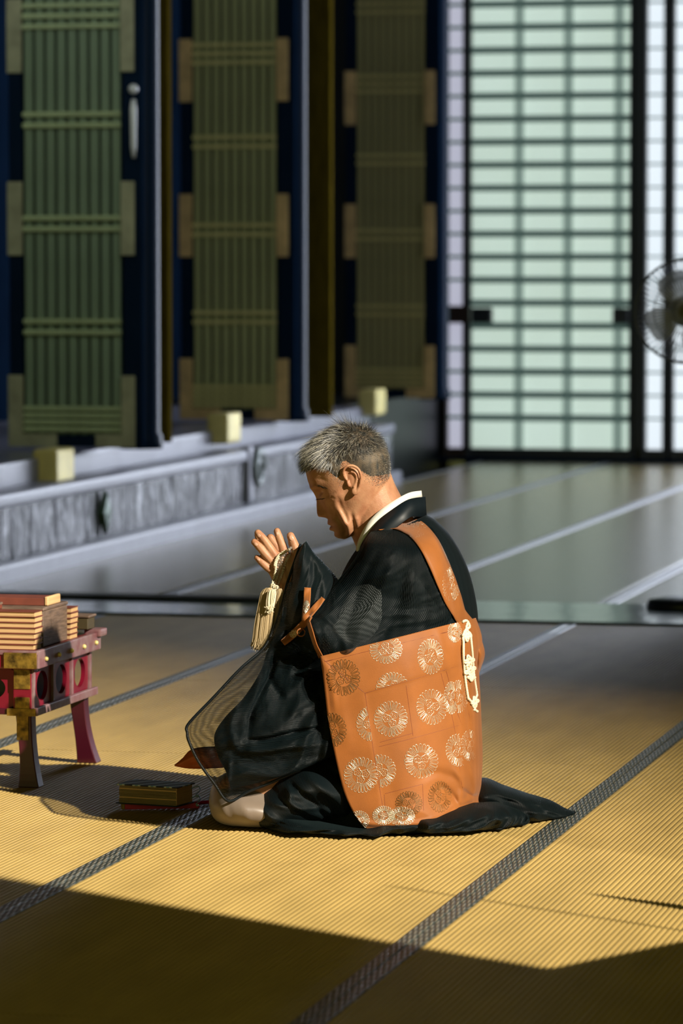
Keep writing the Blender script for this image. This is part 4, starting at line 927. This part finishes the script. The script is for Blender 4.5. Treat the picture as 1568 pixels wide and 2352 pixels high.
braid(crd, [(1075, 1604), (1082, 1612), (1090, 1622), (1088, 1632)]); braid(crd, [(1095, 1596), (1090, 1608), (1084, 1618), (1092, 1632), (1096, 1634)])
knot(crd, 1072, 1460, 10, 13); knot(crd, 1077, 1518, 12, 13, 1); knot(crd, 1079, 1540, 14, 14, 2); knot(crd, 1082, 1556, 9, 8); knot(crd, 1090, 1612, 9, 12, 1)
o = crd.build('cord', M['cord'], person); tag(o, 'ivory braided cord with decorative knots')

NB_ = bvh_of(person)
for (x, y, ang, rx_, rz_) in ((669, 1236, 60, .0048, .0066), (636, 1226, 74, .0030, .0050), (594, 1230, 42, .0038, .0052), (587, 1250, 42, .0036, .0050), (593, 1285, 38, .0030, .0044)):
    r_ = hit(NB_, x, y)
    if r_ is None: continue
    n_, a_ = Vector(r_[1]), math.radians(ang); up_ = Vector((-math.cos(a_), 0, math.sin(a_))); up_ = (up_ - n_ * up_.dot(n_)).normalized(); sd_ = up_.cross(n_)
    Mx = np.array([list(sd_), list(n_), list(up_)]).T; mbn = MB(); mbn.ball(r_[0] - r_[1] * .0004, (rx_, .0013, rz_), 14, 10, M=Mx); mbn.build('fingernail', M['nail'], person)

# ====================================================================== prayer beads and tassel in the hands
beads = empty('prayer_beads', W(625, 1400, 8.9)); beads.location.z = W(625, 1400, 8.9)[2]
tag(beads, 'clear crystal prayer beads with a long cream tassel wound over the praying hands', 'prayer beads')
inv = Matrix.Translation(beads.location).inverted()
def own(o, p=None): o.parent = p or beads; o.matrix_parent_inverse = (p or beads).matrix_basis.inverted() if p is None else Matrix.Identity(4); return o
beads_mi = inv
PB = bvh_of(person, fa)
mb_glass = bpy.data.materials.new('clear_crystal'); mb_glass.use_nodes = True; b = mb_glass.node_tree.nodes['Principled BSDF']
b.inputs['Base Color'].default_value = (.95, .93, .86, 1); b.inputs['Roughness'].default_value = .06; b.inputs['Transmission Weight'].default_value = .9; b.inputs['IOR'].default_value = 1.5
bead_me = MB().ball((0, 0, 0), .0029, 10, 8); bme = bpy.data.meshes.new('bead'); bme.from_pydata([tuple(v) for v in bead_me.V], [], bead_me.F); bme.update(); bme.materials.append(mb_glass); bme.polygons.foreach_set('use_smooth', [True] * len(bme.polygons))
def hp(x, y, off=.004, dflt=8.93):
    P = on(PB, x, y, off); return P if P is not None and P[1] < 9.03 else W(x, y, dflt)
for pts in ([(668, 1258), (658, 1268), (650, 1280), (646, 1295), (640, 1312), (634, 1330), (629, 1345)], [(672, 1266), (662, 1278), (655, 1292), (650, 1308), (644, 1326), (636, 1345)], [(664, 1262), (650, 1272), (642, 1290), (636, 1306), (630, 1325), (626, 1342)]):
    C = np.array([hp(x, y) for (x, y) in catmull(np.array(pts, float), 60)])
    for it in range(6): C[1:-1] = (C[:-2] + 2 * C[1:-1] + C[2:]) / 4
    L = np.concatenate([[0], np.cumsum(np.linalg.norm(np.diff(C, axis=0), axis=1))]); n = int(L[-1] / .0055)
    for i in range(n + 1):
        s_ = i / n * L[-1]; p = [float(np.interp(s_, L, C[:, k])) for k in range(3)]
        o = bpy.data.objects.new('bead', bme); COL.objects.link(o); o.parent = beads; o.location = Vector(p) - beads.location
M['silk'] = mat('cream_silk_thread', (.40, .29, .14), .45, sheen=.3); M['silkw'] = mat('ivory_silk_thread', (.70, .60, .40), .45, sheen=.3)
cb = MB()
for pts in ([(664, 1262), (646, 1270), (634, 1284), (630, 1300), (633, 1290), (640, 1282)], [(655, 1268), (640, 1278), (634, 1294), (632, 1310), (628, 1330), (625, 1346)]):
    C = np.array([hp(x, y, .007) for (x, y) in catmull(np.array(pts, float), 50)])
    for it in range(5): C[1:-1] = (C[:-2] + 2 * C[1:-1] + C[2:]) / 4
    T = np.gradient(C, axis=0); T /= np.linalg.norm(T, axis=1)[:, None]; u = np.cross(T, [0, 1, 0]); u /= np.linalg.norm(u, axis=1)[:, None]; v = np.cross(T, u); a = np.linspace(0, 50, 50)
    for k in (0, PI): cb.tube(C + .0016 * (np.cos(a + k)[:, None] * u + np.sin(a + k)[:, None] * v), .0015, 5)
for (x, y, r_) in ((626, 1346, .006), (634, 1350, .0055), (622, 1356, .005), (631, 1360, .006)):
    for k in range(3):
        cb.tube([W(x + r_ * 900 * math.cos(t) * math.cos(k), y + r_ * 900 * math.sin(t), 8.905 + r_ * math.sin(k + t)) for t in np.linspace(0, 2 * PI, 20)], .0016, 5)
def tobeads(o): o.parent = beads; o.matrix_parent_inverse = Matrix.Translation(-beads.location); return o
o = tobeads(cb.build('knot', M['silkw'])); 
def tassel(x0, y0, Y0, x1, y1, Y1, w0, w1, m, n, seed, name='tassel'):
    """a bundle of threads from a knot to a frayed end"""
    rr = random.Random(seed); t_ = MB()
    for i in range(n):
        a = rr.uniform(0, 2 * PI); r_ = math.sqrt(rr.random()); u, v = math.cos(a) * r_, math.sin(a) * r_; ex, ey = rr.gauss(0, .12), rr.gauss(0, 4)
        pts = []
        for k, t in enumerate((0, .08, .3, .6, .88, 1.0)):
            ww = w0 * (1 - .0 * t) + (w1 - w0) * t; sway = 3 * math.sin(t * 4 + a) * t
            fr = (ex * 90 if t == 1.0 else 0)
            pts.append(W(x0 + (x1 - x0) * t + u * ww * (.35 if t == 0 else 1) + sway + fr * .3, y0 + (y1 - y0) * t + ey * t, Y0 + (Y1 - Y0) * t + v * ww * .6 / PXM))
        t_.tube(catmull(np.array(pts), 10), .00062, 4, cap=False)
    return tobeads(t_.build(name, m))
tassel(616, 1350, 8.88, 597, 1486, 8.86, 15, 22, M['silk'], 420, 1); tassel(642, 1352, 8.90, 622, 1482, 8.88, 11, 16, M['silk'], 220, 3); tassel(625, 1354, 8.86, 618, 1400, 8.85, 9, 10, M['silkw'], 140, 4)
# ====================================================================== red lacquer sutra table, turned with the hall
M['red'] = mat('crimson_lacquer', (.20, .006, .022), .3, spec=.5, noise=.2, nscale=8, coat=.3)
M['dred'] = mat('dark_crimson_lacquer', (.07, .005, .016), .35, spec=.5, noise=.3, nscale=8)
M['worn'] = mat('worn_lacquer_edge', (.24, .16, .16), .5, noise=.5, nscale=30, col2=(.16, .05, .06))
M['gilt'] = mat('dark_gilt_fitting', (.42, .26, .045), .4, metal=.6, noise=.7, nscale=55, col2=(.06, .035, .01), bump=.6, bscale=90, bdist=.002)
M['inside'] = mat('table_inside', (.006, .012, .02), .5)
tc_ = W(83, 1808, 9.58); tc_[2] = 0
ta, tb = float(tc_ @ E2) - .002, float(tc_ @ E1) - .02      # near right corner of the table body
table = empty('sutra_table', H(ta, tb, 0), -RA); tag(table, 'low crimson lacquer table with gilt corners and splayed legs, carrying stacked sutra books', 'table')
TW, TD = .92, .47
def tbox(name, x0, x1, y0, y1, z0, z1, m, bev=.003, parent=table): return box(name, x0, x1, y0, y1, z0, z1, M[m], parent, bev=bev, seg=2)
top = tbox('table_top', -TW - .02, .018, -.025, TD + .03, .283, .325, 'red', .006)
tbox('top_edge', -TW, .022, -.029, -.019, .318, .329, 'worn', .002, top); tbox('top_edge', .012, .024, -.025, TD + .03, .285, .329, 'worn', .003, top)
tbox('end_lip', -.01, .035, TD - .01, TD + .05, .318, .338, 'worn', .006, top)
tbox('lower_rail', -TW, .008, -.010, TD + .01, .172, .187, 'dred', .003)
tbox('lower_rail_edge', .004, .016, -.012, TD + .03, .170, .190, 'worn', .003)
# panels with oval openings: ring cut plates
def oval_panel(x0, x1, z0, z1, rx, rz, th, m, name, parent, axis):
    """plate with an oval hole; axis 'x' lies along x (front), 'y' along y (side)"""
    cx_, cz_ = (x0 + x1) / 2, (z0 + z1) / 2; n = 40; V = []; Fc = []
    for d in (0, th):
        for i in range(n):
            a = 2 * PI * i / n; c, s_ = math.cos(a), math.sin(a); k = 1 / max(abs(c) / ((x1 - x0) / 2), abs(s_) / ((z1 - z0) / 2))
            for (u, v) in ((cx_ + rx * c, cz_ + rz * s_), (cx_ + k * c, cz_ + k * s_)): V.append((u, d, v) if axis == 'x' else (-d, u, v))
    for i in range(n):
        j = (i + 1) % n; a, b_, c, d = 2 * i, 2 * i + 1, 2 * j + 1, 2 * j; o = 2 * n
        Fc += [(a, b_, c, d), (o + a, o + d, o + c, o + b_), (a, d, o + d, o + a), (b_, o + b_, o + c, c)]
    return mesh(name, V, Fc, m, parent)
step = TD / 3
for k in range(3):
    p = oval_panel(k * step + .008, (k + 1) * step - .008, .187, .283, .045, .036, .010, M['red'], 'side_panel', table, 'y')
    tbox('panel_post', -.008, .006, k * step - .006, k * step + .008, .187, .283, 'worn', .002)
tbox('panel_post', -.008, .006, TD - .008, TD + .008, .187, .283, 'worn', .002)
for k in range(5):
    x1 = -.045 - k * .175; oval_panel(x1 - .165, x1, .187, .283, .060, .034, .010, M['red'], 'front_panel', table, 'x')
    tbox('panel_post', x1 - .175, x1 - .165, -.006, .008, .187, .283, 'dred', .002)
tbox('panel_post', -.045, .0, -.010, .010, .187, .283, 'red', .002)
tbox('corner_fitting', -.043, -.002, -.0125, -.009, .235, .283, 'gilt', .001); tbox('corner_fitting', -.040, -.004, -.0125, -.009, .187, .215, 'gilt', .001)
tbox('corner_fitting', -.062, .020, -.031, -.026, .286, .324, 'gilt', .001, top); tbox('corner_fitting', -.06, .012, -.0145, -.009, .170, .188, 'gilt', .001)
tbox('inner_board', -TW + .01, -.03, .03, TD - .02, .19, .283, 'inside', .001)
mb = MB()
for k in range(5): mb.ball((.026, .03 + k * .105, .305), .006, 10, 8)
mb.ball((-.09, -.028, .305), .005, 10, 8); mb.ball((-.10, -.013, .180), .005, 10, 8); mb.ball((-.26, -.028, .305), .005, 10, 8); mb.build('stud', M['gold'], table)
def leg(xo, yo, sx, sy):
    n = 12; V = []; Fc = []
    for i in range(n):
        t = i / (n - 1); z = .176 * (1 - t); fl = .026 * t ** 2.2; w = .040 - .006 * math.sin(t * PI) + .012 * t ** 4; d = .038 + .006 * t ** 3
        x0 = xo + sx * fl; y0 = yo + sy * fl
        xs = (x0 - w, x0) if sx > 0 else (x0, x0 + w); ys = (y0, y0 + d) if sy < 0 else (y0 - d, y0)
        V += [(xs[0], ys[0], z), (xs[1], ys[0], z), (xs[1], ys[1], z), (xs[0], ys[1], z)]
    for i in range(n - 1):
        for j in range(4): a, b_ = 4 * i + j, 4 * i + (j + 1) % 4; Fc.append((a, a + 4, b_ + 4, b_))
    Fc += [(0, 1, 2, 3), (4 * n - 1, 4 * n - 2, 4 * n - 3, 4 * n - 4)]
    o = mesh('leg', V, Fc, M['dred'], table); bv = o.modifiers.new('b', 'BEVEL'); bv.width = .002
    x0 = xo if sx > 0 else xo; 
    if sx > 0 and sy < 0: box('leg_fitting', xo - .036, xo - .006, yo - .003, yo + .001, .11, .17, M['gilt'], o, bev=.001)
    return o
for (xo, yo, sx, sy) in ((-.002, -.004, 1, -1), (-.002, TD + .004, 1, 1), (-TW, -.004, -1, -1), (-TW, TD + .004, -1, 1)): leg(xo, yo, sx, sy)
# stacks of folded sutra books on the table
M['page'] = mat('cream_paper_edges', (.74, .47, .22), .75, noise=.35, nscale=8, stretch=(1, 1, 90)); M['cover'] = mat('rust_book_cover', (.20, .05, .03), .6, noise=.3, nscale=20); M['plank'] = mat('grey_brown_wood', (.20, .13, .09), .65, noise=.55, nscale=12, stretch=(2, 1.5, 14), bump=.3, bscale=30)
def sutra(name, x0, x1, y0, y1, z0, h, label, group, cm='cover'):
    r_ = empty(name, H(ta + (x0 + x1) / 2, tb + (y0 + y1) / 2, z0), -RA + rnd.uniform(-.012, .012)); hx, hy = (x1 - x0) / 2, (y1 - y0) / 2; dx = rnd.uniform(-.002, .002)
    box('cover', -hx - .0015 + dx, hx + .0015 + dx, -hy - .0015, hy + .0015, 0, .0016, M[cm], r_); box('cover', -hx - .0015 + dx, hx + .0015 + dx, -hy - .0015, hy + .0015, h - .0018, h - .0002, M[cm], r_)
    n = 4
    for i in range(n): box('page_block', -hx + rnd.uniform(0, .001) + dx, hx - rnd.uniform(0, .001) + dx, -hy + rnd.uniform(0, .001), hy - rnd.uniform(0, .001), .0016 + (h - .0034) * i / n, .0016 + (h - .0034) * (i + 1) / n - .0002, M['page'], r_)
    return tag(r_, label, 'book', group)
NB = 7; hB = .0132; z = .3255
ordn = ['bottom', 'second from the bottom', 'third from the bottom', 'middle', 'third from the top', 'second from the top', 'topmost']
for i in range(NB): sutra('sutra_book', -.28, -.002, .025, .085, z + i * hB, hB, 'sutra book %s in the front stack on the red table' % ordn[i], 'sutra books stacked at the front of the red table')
ord6 = ['bottom', 'second from the bottom', 'third from the bottom', 'third from the top', 'second from the top', 'topmost']
for i in range(6): sutra('sutra_book', -.26, .004, .305, .365, z + i * hB, hB, 'sutra book %s in the rear stack, behind the wooden box' % ord6[i], 'sutra books stacked at the back of the red table')
bx_ = empty('wooden_box', H(ta - .13, tb + .195, .3255), -RA); tag(bx_, 'weathered grey-brown wooden box between the two book stacks on the table', 'box')
box('box_body', -.13, .128, -.10, .10, 0, .088, M['plank'], bx_, bev=.002); box('box_lid', -.132, .130, -.102, .102, .088, .096, M['plank'], bx_, bev=.002)
t1 = empty('sutra_case', H(ta - .16, tb + .06, z + NB * hB + .0005), -RA); tag(t1, 'flat dark brown lacquer case lying on the front book stack', 'case')
box('case_body', -.12, .055, -.035, .035, 0, .010, M['cover'], t1, bev=.001); box('case_lid', -.121, .056, -.036, .036, .010, .016, M['plank'], t1, bev=.001)
t2 = empty('sutra_case', H(ta - .07, tb + .20, .3255 + .0965), -RA); tag(t2, 'small dark brown case with a pale end on top of the wooden box', 'case')
box('case_body', -.10, .06, -.05, .05, 0, .018, M['cover'], t2, bev=.001); box('case_end', .055, .064, -.052, .052, -.0, .022, M['page'], t2, bev=.002)
t3 = empty('low_box', H(ta - .05, tb + .43, .3395), -RA); tag(t3, 'low dark olive-brown box at the far right corner of the red table', 'box')
box('box_body', -.16, .066, -.018, .040, 0.001, .030, mat('olive_brown_wood', (.075, .055, .02), .6, noise=.3), t3, bev=.002); box('box_lid', -.163, .070, -.021, .043, .030, .037, M['plank'], t3, bev=.002)

# ====================================================================== book and fan on the mats
pb = W(405, 1860, 9.08); bk = empty('floor_book', (pb[0], pb[1], .0145), math.radians(-24)); tag(bk, 'thick folded sutra book with striped blue cover lying on the mats', 'book')
M['edge_dark'] = mat('shaded_page_edges', (.34, .25, .12), .7, noise=.5, nscale=10, stretch=(1, 1, 60), bump=.6, bscale=60, bdist=.002)
M['stripe'] = None
def stripe_mat():
    m = mat('striped_brocade_cover', (.2, .3, .4), .6); nt = m.node_tree; b = nt.nodes['Principled BSDF']; tc = nd(nt, 'ShaderNodeTexCoord'); mp = nd(nt, 'ShaderNodeMapping'); mp.inputs['Rotation'].default_value = (0, 0, .45); nt.links.new(tc.outputs['Object'], mp.inputs[0])
    wv = nd(nt, 'ShaderNodeTexWave'); wv.inputs['Scale'].default_value = 8.5; wv.inputs['Distortion'].default_value = 1.2; nt.links.new(mp.outputs[0], wv.inputs['Vector']); cr = nd(nt, 'ShaderNodeValToRGB'); cr.color_ramp.interpolation = 'CONSTANT'
    e = cr.color_ramp.elements; e[0].position = 0; e[0].color = (.01, .016, .035, 1); e[1].position = .5; e[1].color = (.42, .55, .62, 1); x = e.new(.75); x.color = (.62, .62, .55, 1); x = e.new(.9); x.color = (.16, .30, .45, 1)
    nt.links.new(wv.outputs['Fac'], cr.inputs[0]); nt.links.new(cr.outputs[0], b.inputs['Base Color']); return m
SM_ = stripe_mat()
LW, LD, LH = .152, .088, .046
rr = random.Random(2)
for i in range(14):
    z0 = .003 + i * (LH - .006) / 14; j = rr.uniform(-.0012, .0012)
    box('page_fold', -LW + .004 + j, -.002 + rr.uniform(-.0008, .0008), .002 + rr.uniform(-.0006, .0012), LD - .003, z0, z0 + (LH - .006) / 14 - .0006, M['edge_dark' if i not in (4, 11) else 'page'], bk)
box('back_cover', -LW - .003, .003, -.002, LD, 0, .003, M['inside'], bk, bev=.001); box('front_cover', -LW - .001, .003, -.002, LD + .004, LH - .003, LH, SM_, bk, bev=.001)
box('lit_page_end', -.0022, -.0008, .003, LD - .004, .0035, LH - .0035, M['page'], bk)  # cream plate paints the lit end, against the shaded edges
for zz_ in (.012, .034):
    mb = MB(); mb.tube(catmull([(.002, LD * .8, zz_), (.016, LD * .9, zz_ + .006), (.026, LD * .8, zz_ - .002), (.024, LD * .6, zz_ - .010), (.030, LD * .55, zz_ - .012)], 20), .0011, 6); mb.ball((.030, LD * .55, zz_ - .012), .0032, 8, 6); mb.build('tie_cord', mat('blue_grey_cord', (.20, .30, .36), .6), bk)
pf = W(283, 1868, 9.14)
M['bred'] = mat('bright_crimson', (.50, .012, .06), .4)
fan = empty('folded_fan', (pf[0], pf[1], .001), math.radians(7)); tag(fan, 'crimson folded fan lying under the thick sutra book, its red end pointing at the knee', 'fan')
for i in range(5): box('fan_rib', -.001, .175, .004 * i, .004 * i + .0034, .0, .0125 - .0008 * i, M['bred' if i < 3 else 'dred'], fan, bev=.0008)
box('end_cap', -.004, .004, -.001, .022, 0, .0132, M['gilt'], fan, bev=.001)
mb = MB(); mb.tube(catmull([(.14, .02, .006), (.19, .055, .006), (.235, .07, .005)], 14), np.linspace(.0055, .0035, 14), 8); mb.build('handle', M['bred'], fan)

# ====================================================================== electric fan by the threshold
M['fanp'] = mat('grey_plastic', (.10, .12, .15), .35, spec=.5); M['chrome'] = mat('chrome_wire', (.55, .56, .60), .25, metal=.8); M['blade'] = bpy.data.materials.new('clear_fan_blade'); M['blade'].use_nodes = True; b = M['blade'].node_tree.nodes['Principled BSDF']; b.inputs['Base Color'].default_value = (.55, .58, .64, 1); b.inputs['Roughness'].default_value = .2; b.inputs['Alpha'].default_value = .6
Yf = 14.40; pc = W(1577, 715, Yf); fl = W(1572, 1402, Yf)
ef = empty('electric_fan', (pc[0], pc[1], 0.009), 0); tag(ef, 'pedestal electric fan with round wire cage standing at the right edge by the windows', 'fan')
zc = float(pc[2]) - .009; R_ = .186
mb = MB()
for (rr_, yy) in ((R_, 0), (R_ * .99, .05), (R_ * .66, -.045), (R_ * .3, -.055)):
    mb.tube([(rr_ * math.cos(t), yy, zc + rr_ * math.sin(t)) for t in np.linspace(0, 2 * PI, 49)], .0045 if rr_ > .17 else .0018, 6, cap=False)
o = mb.build('cage_ring', M['fanp'], ef)
for i in range(60):
    a = 2 * PI * i / 60; c, s_ = math.cos(a), math.sin(a)
    mbx = MB(); mbx.tube(catmull([(.03 * c, -.056, zc + .03 * s_), (R_ * .66 * c, -.045, zc + R_ * .66 * s_), (R_ * c, 0, zc + R_ * s_), (R_ * .95 * c, .06, zc + R_ * .95 * s_), (R_ * .4 * c, .085, zc + R_ * .4 * s_)], 10), .0012, 4, cap=False); mbx.build('cage_wire', M['chrome'], ef)
for k in range(4):
    a0 = k * PI / 2 + .45; V = []; Fc = []
    for i in range(9):
        r_ = .035 + (.15 - .035) * i / 8; wdt = .32 + .25 * math.sin(PI * i / 8)
        for j in range(9): a = a0 + wdt * (j / 8 - .5) * 2.1; V.append((r_ * math.cos(a), .015 - .03 * (j / 8 - .5), zc + r_ * math.sin(a)))
    for i in range(8):
        for j in range(8): q0 = i * 9 + j; Fc.append((q0, q0 + 1, q0 + 10, q0 + 9))
    o = mesh('blade', V, Fc, M['blade'], ef, True); so = o.modifiers.new('t', 'SOLIDIFY'); so.thickness = .003
mb = MB(); mb.tube([(0, -.062, zc), (0, -.055, zc), (0, -.05, zc)], [.02, .032, .034], 20); mb.build('cage_badge', mat('olive_badge', (.12, .12, .05), .5), ef)
mb = MB(); mb.tube([(0, -.02, zc), (0, .03, zc)], .035, 20); mb.build('hub', M['fanp'], ef)
mb = MB(); mb.tube([(0, .06, zc), (0, .08, zc), (0, .17, zc), (0, .19, zc)], [.045, .055, .05, .03], 20); mb.build('motor_housing', M['fanp'], ef)
mb = MB(); mb.tube([(.02, .12, .03), (.02, .12, zc - .03)], .013, 14); mb.build('pole', M['chrome'], ef)
mb = MB(); mb.tube([(0, .10, 0.0), (0, .10, .006), (0, .10, .026), (0, .10, .036)], [.130, .134, .125, .07], 40); mb.build('base', mat('black_plastic', (.008, .010, .012), .35), ef)
# low panel added out of the frame on the right to cast shade
sc0 = QR(5.20, -3.36); sc1 = QR(6.3, -3.42); dxy = sc1 - sc0; L_ = float(np.linalg.norm(dxy)); an = math.atan2(dxy[1], dxy[0])
scr = empty('shade_panel', sc0, an); tag(scr, 'low dark panel, unseen, added to cast the shade at the lower right', 'screen')
zt = (-3.38 + 4.74) * math.tan(SUN_EL)
box('shade_board', 0, L_ / 2 - .01, -.012, .012, 0.02, zt, M['navy'], scr); box('shade_board', L_ / 2, L_, -.012, .012, 0.02, zt - .01, M['navy'], scr)
for x in (.0, L_ / 2 - .02, L_ - .03): box('shade_foot', x, x + .03, -.09, .09, 0, .03, M['navy'], scr, bev=.005)

# two unseen stands added to cast shadows across the sunlit mats
cs = empty('shadow_post', QR(5.95, -3.25)); tag(cs, 'waist-high tapering post, unseen, added to cast a wedge of shade', 'stand')
mb = MB(); mb.tube([(0, 0, .0), (0, 0, .02), (0, 0, .03), (0, 0, .05)], [.10, .10, .06, .035], 24); mb.build('base', M['navy'], cs)
mb = MB(); mb.tube([(0, 0, .045), (0, 0, .6), (0, 0, .84), (0, 0, 1.06)], [.045, .045, .036, .006], 16); mb.build('post', M['brownwood'], cs)
cs = empty('shadow_pole', QR(5.74, -3.15)); tag(cs, 'thin upright pole, unseen, added to cast a faint line of shade', 'pole')
mb = MB(); mb.tube([(0, 0, .0), (0, 0, .015), (0, 0, .02)], [.05, .05, .012], 20); mb.build('base', M['navy'], cs)
mb = MB(); mb.tube([(0, 0, .018), (0, 0, 1.30)], [.006, .004], 10); mb.build('shaft', M['brownwood'], cs)
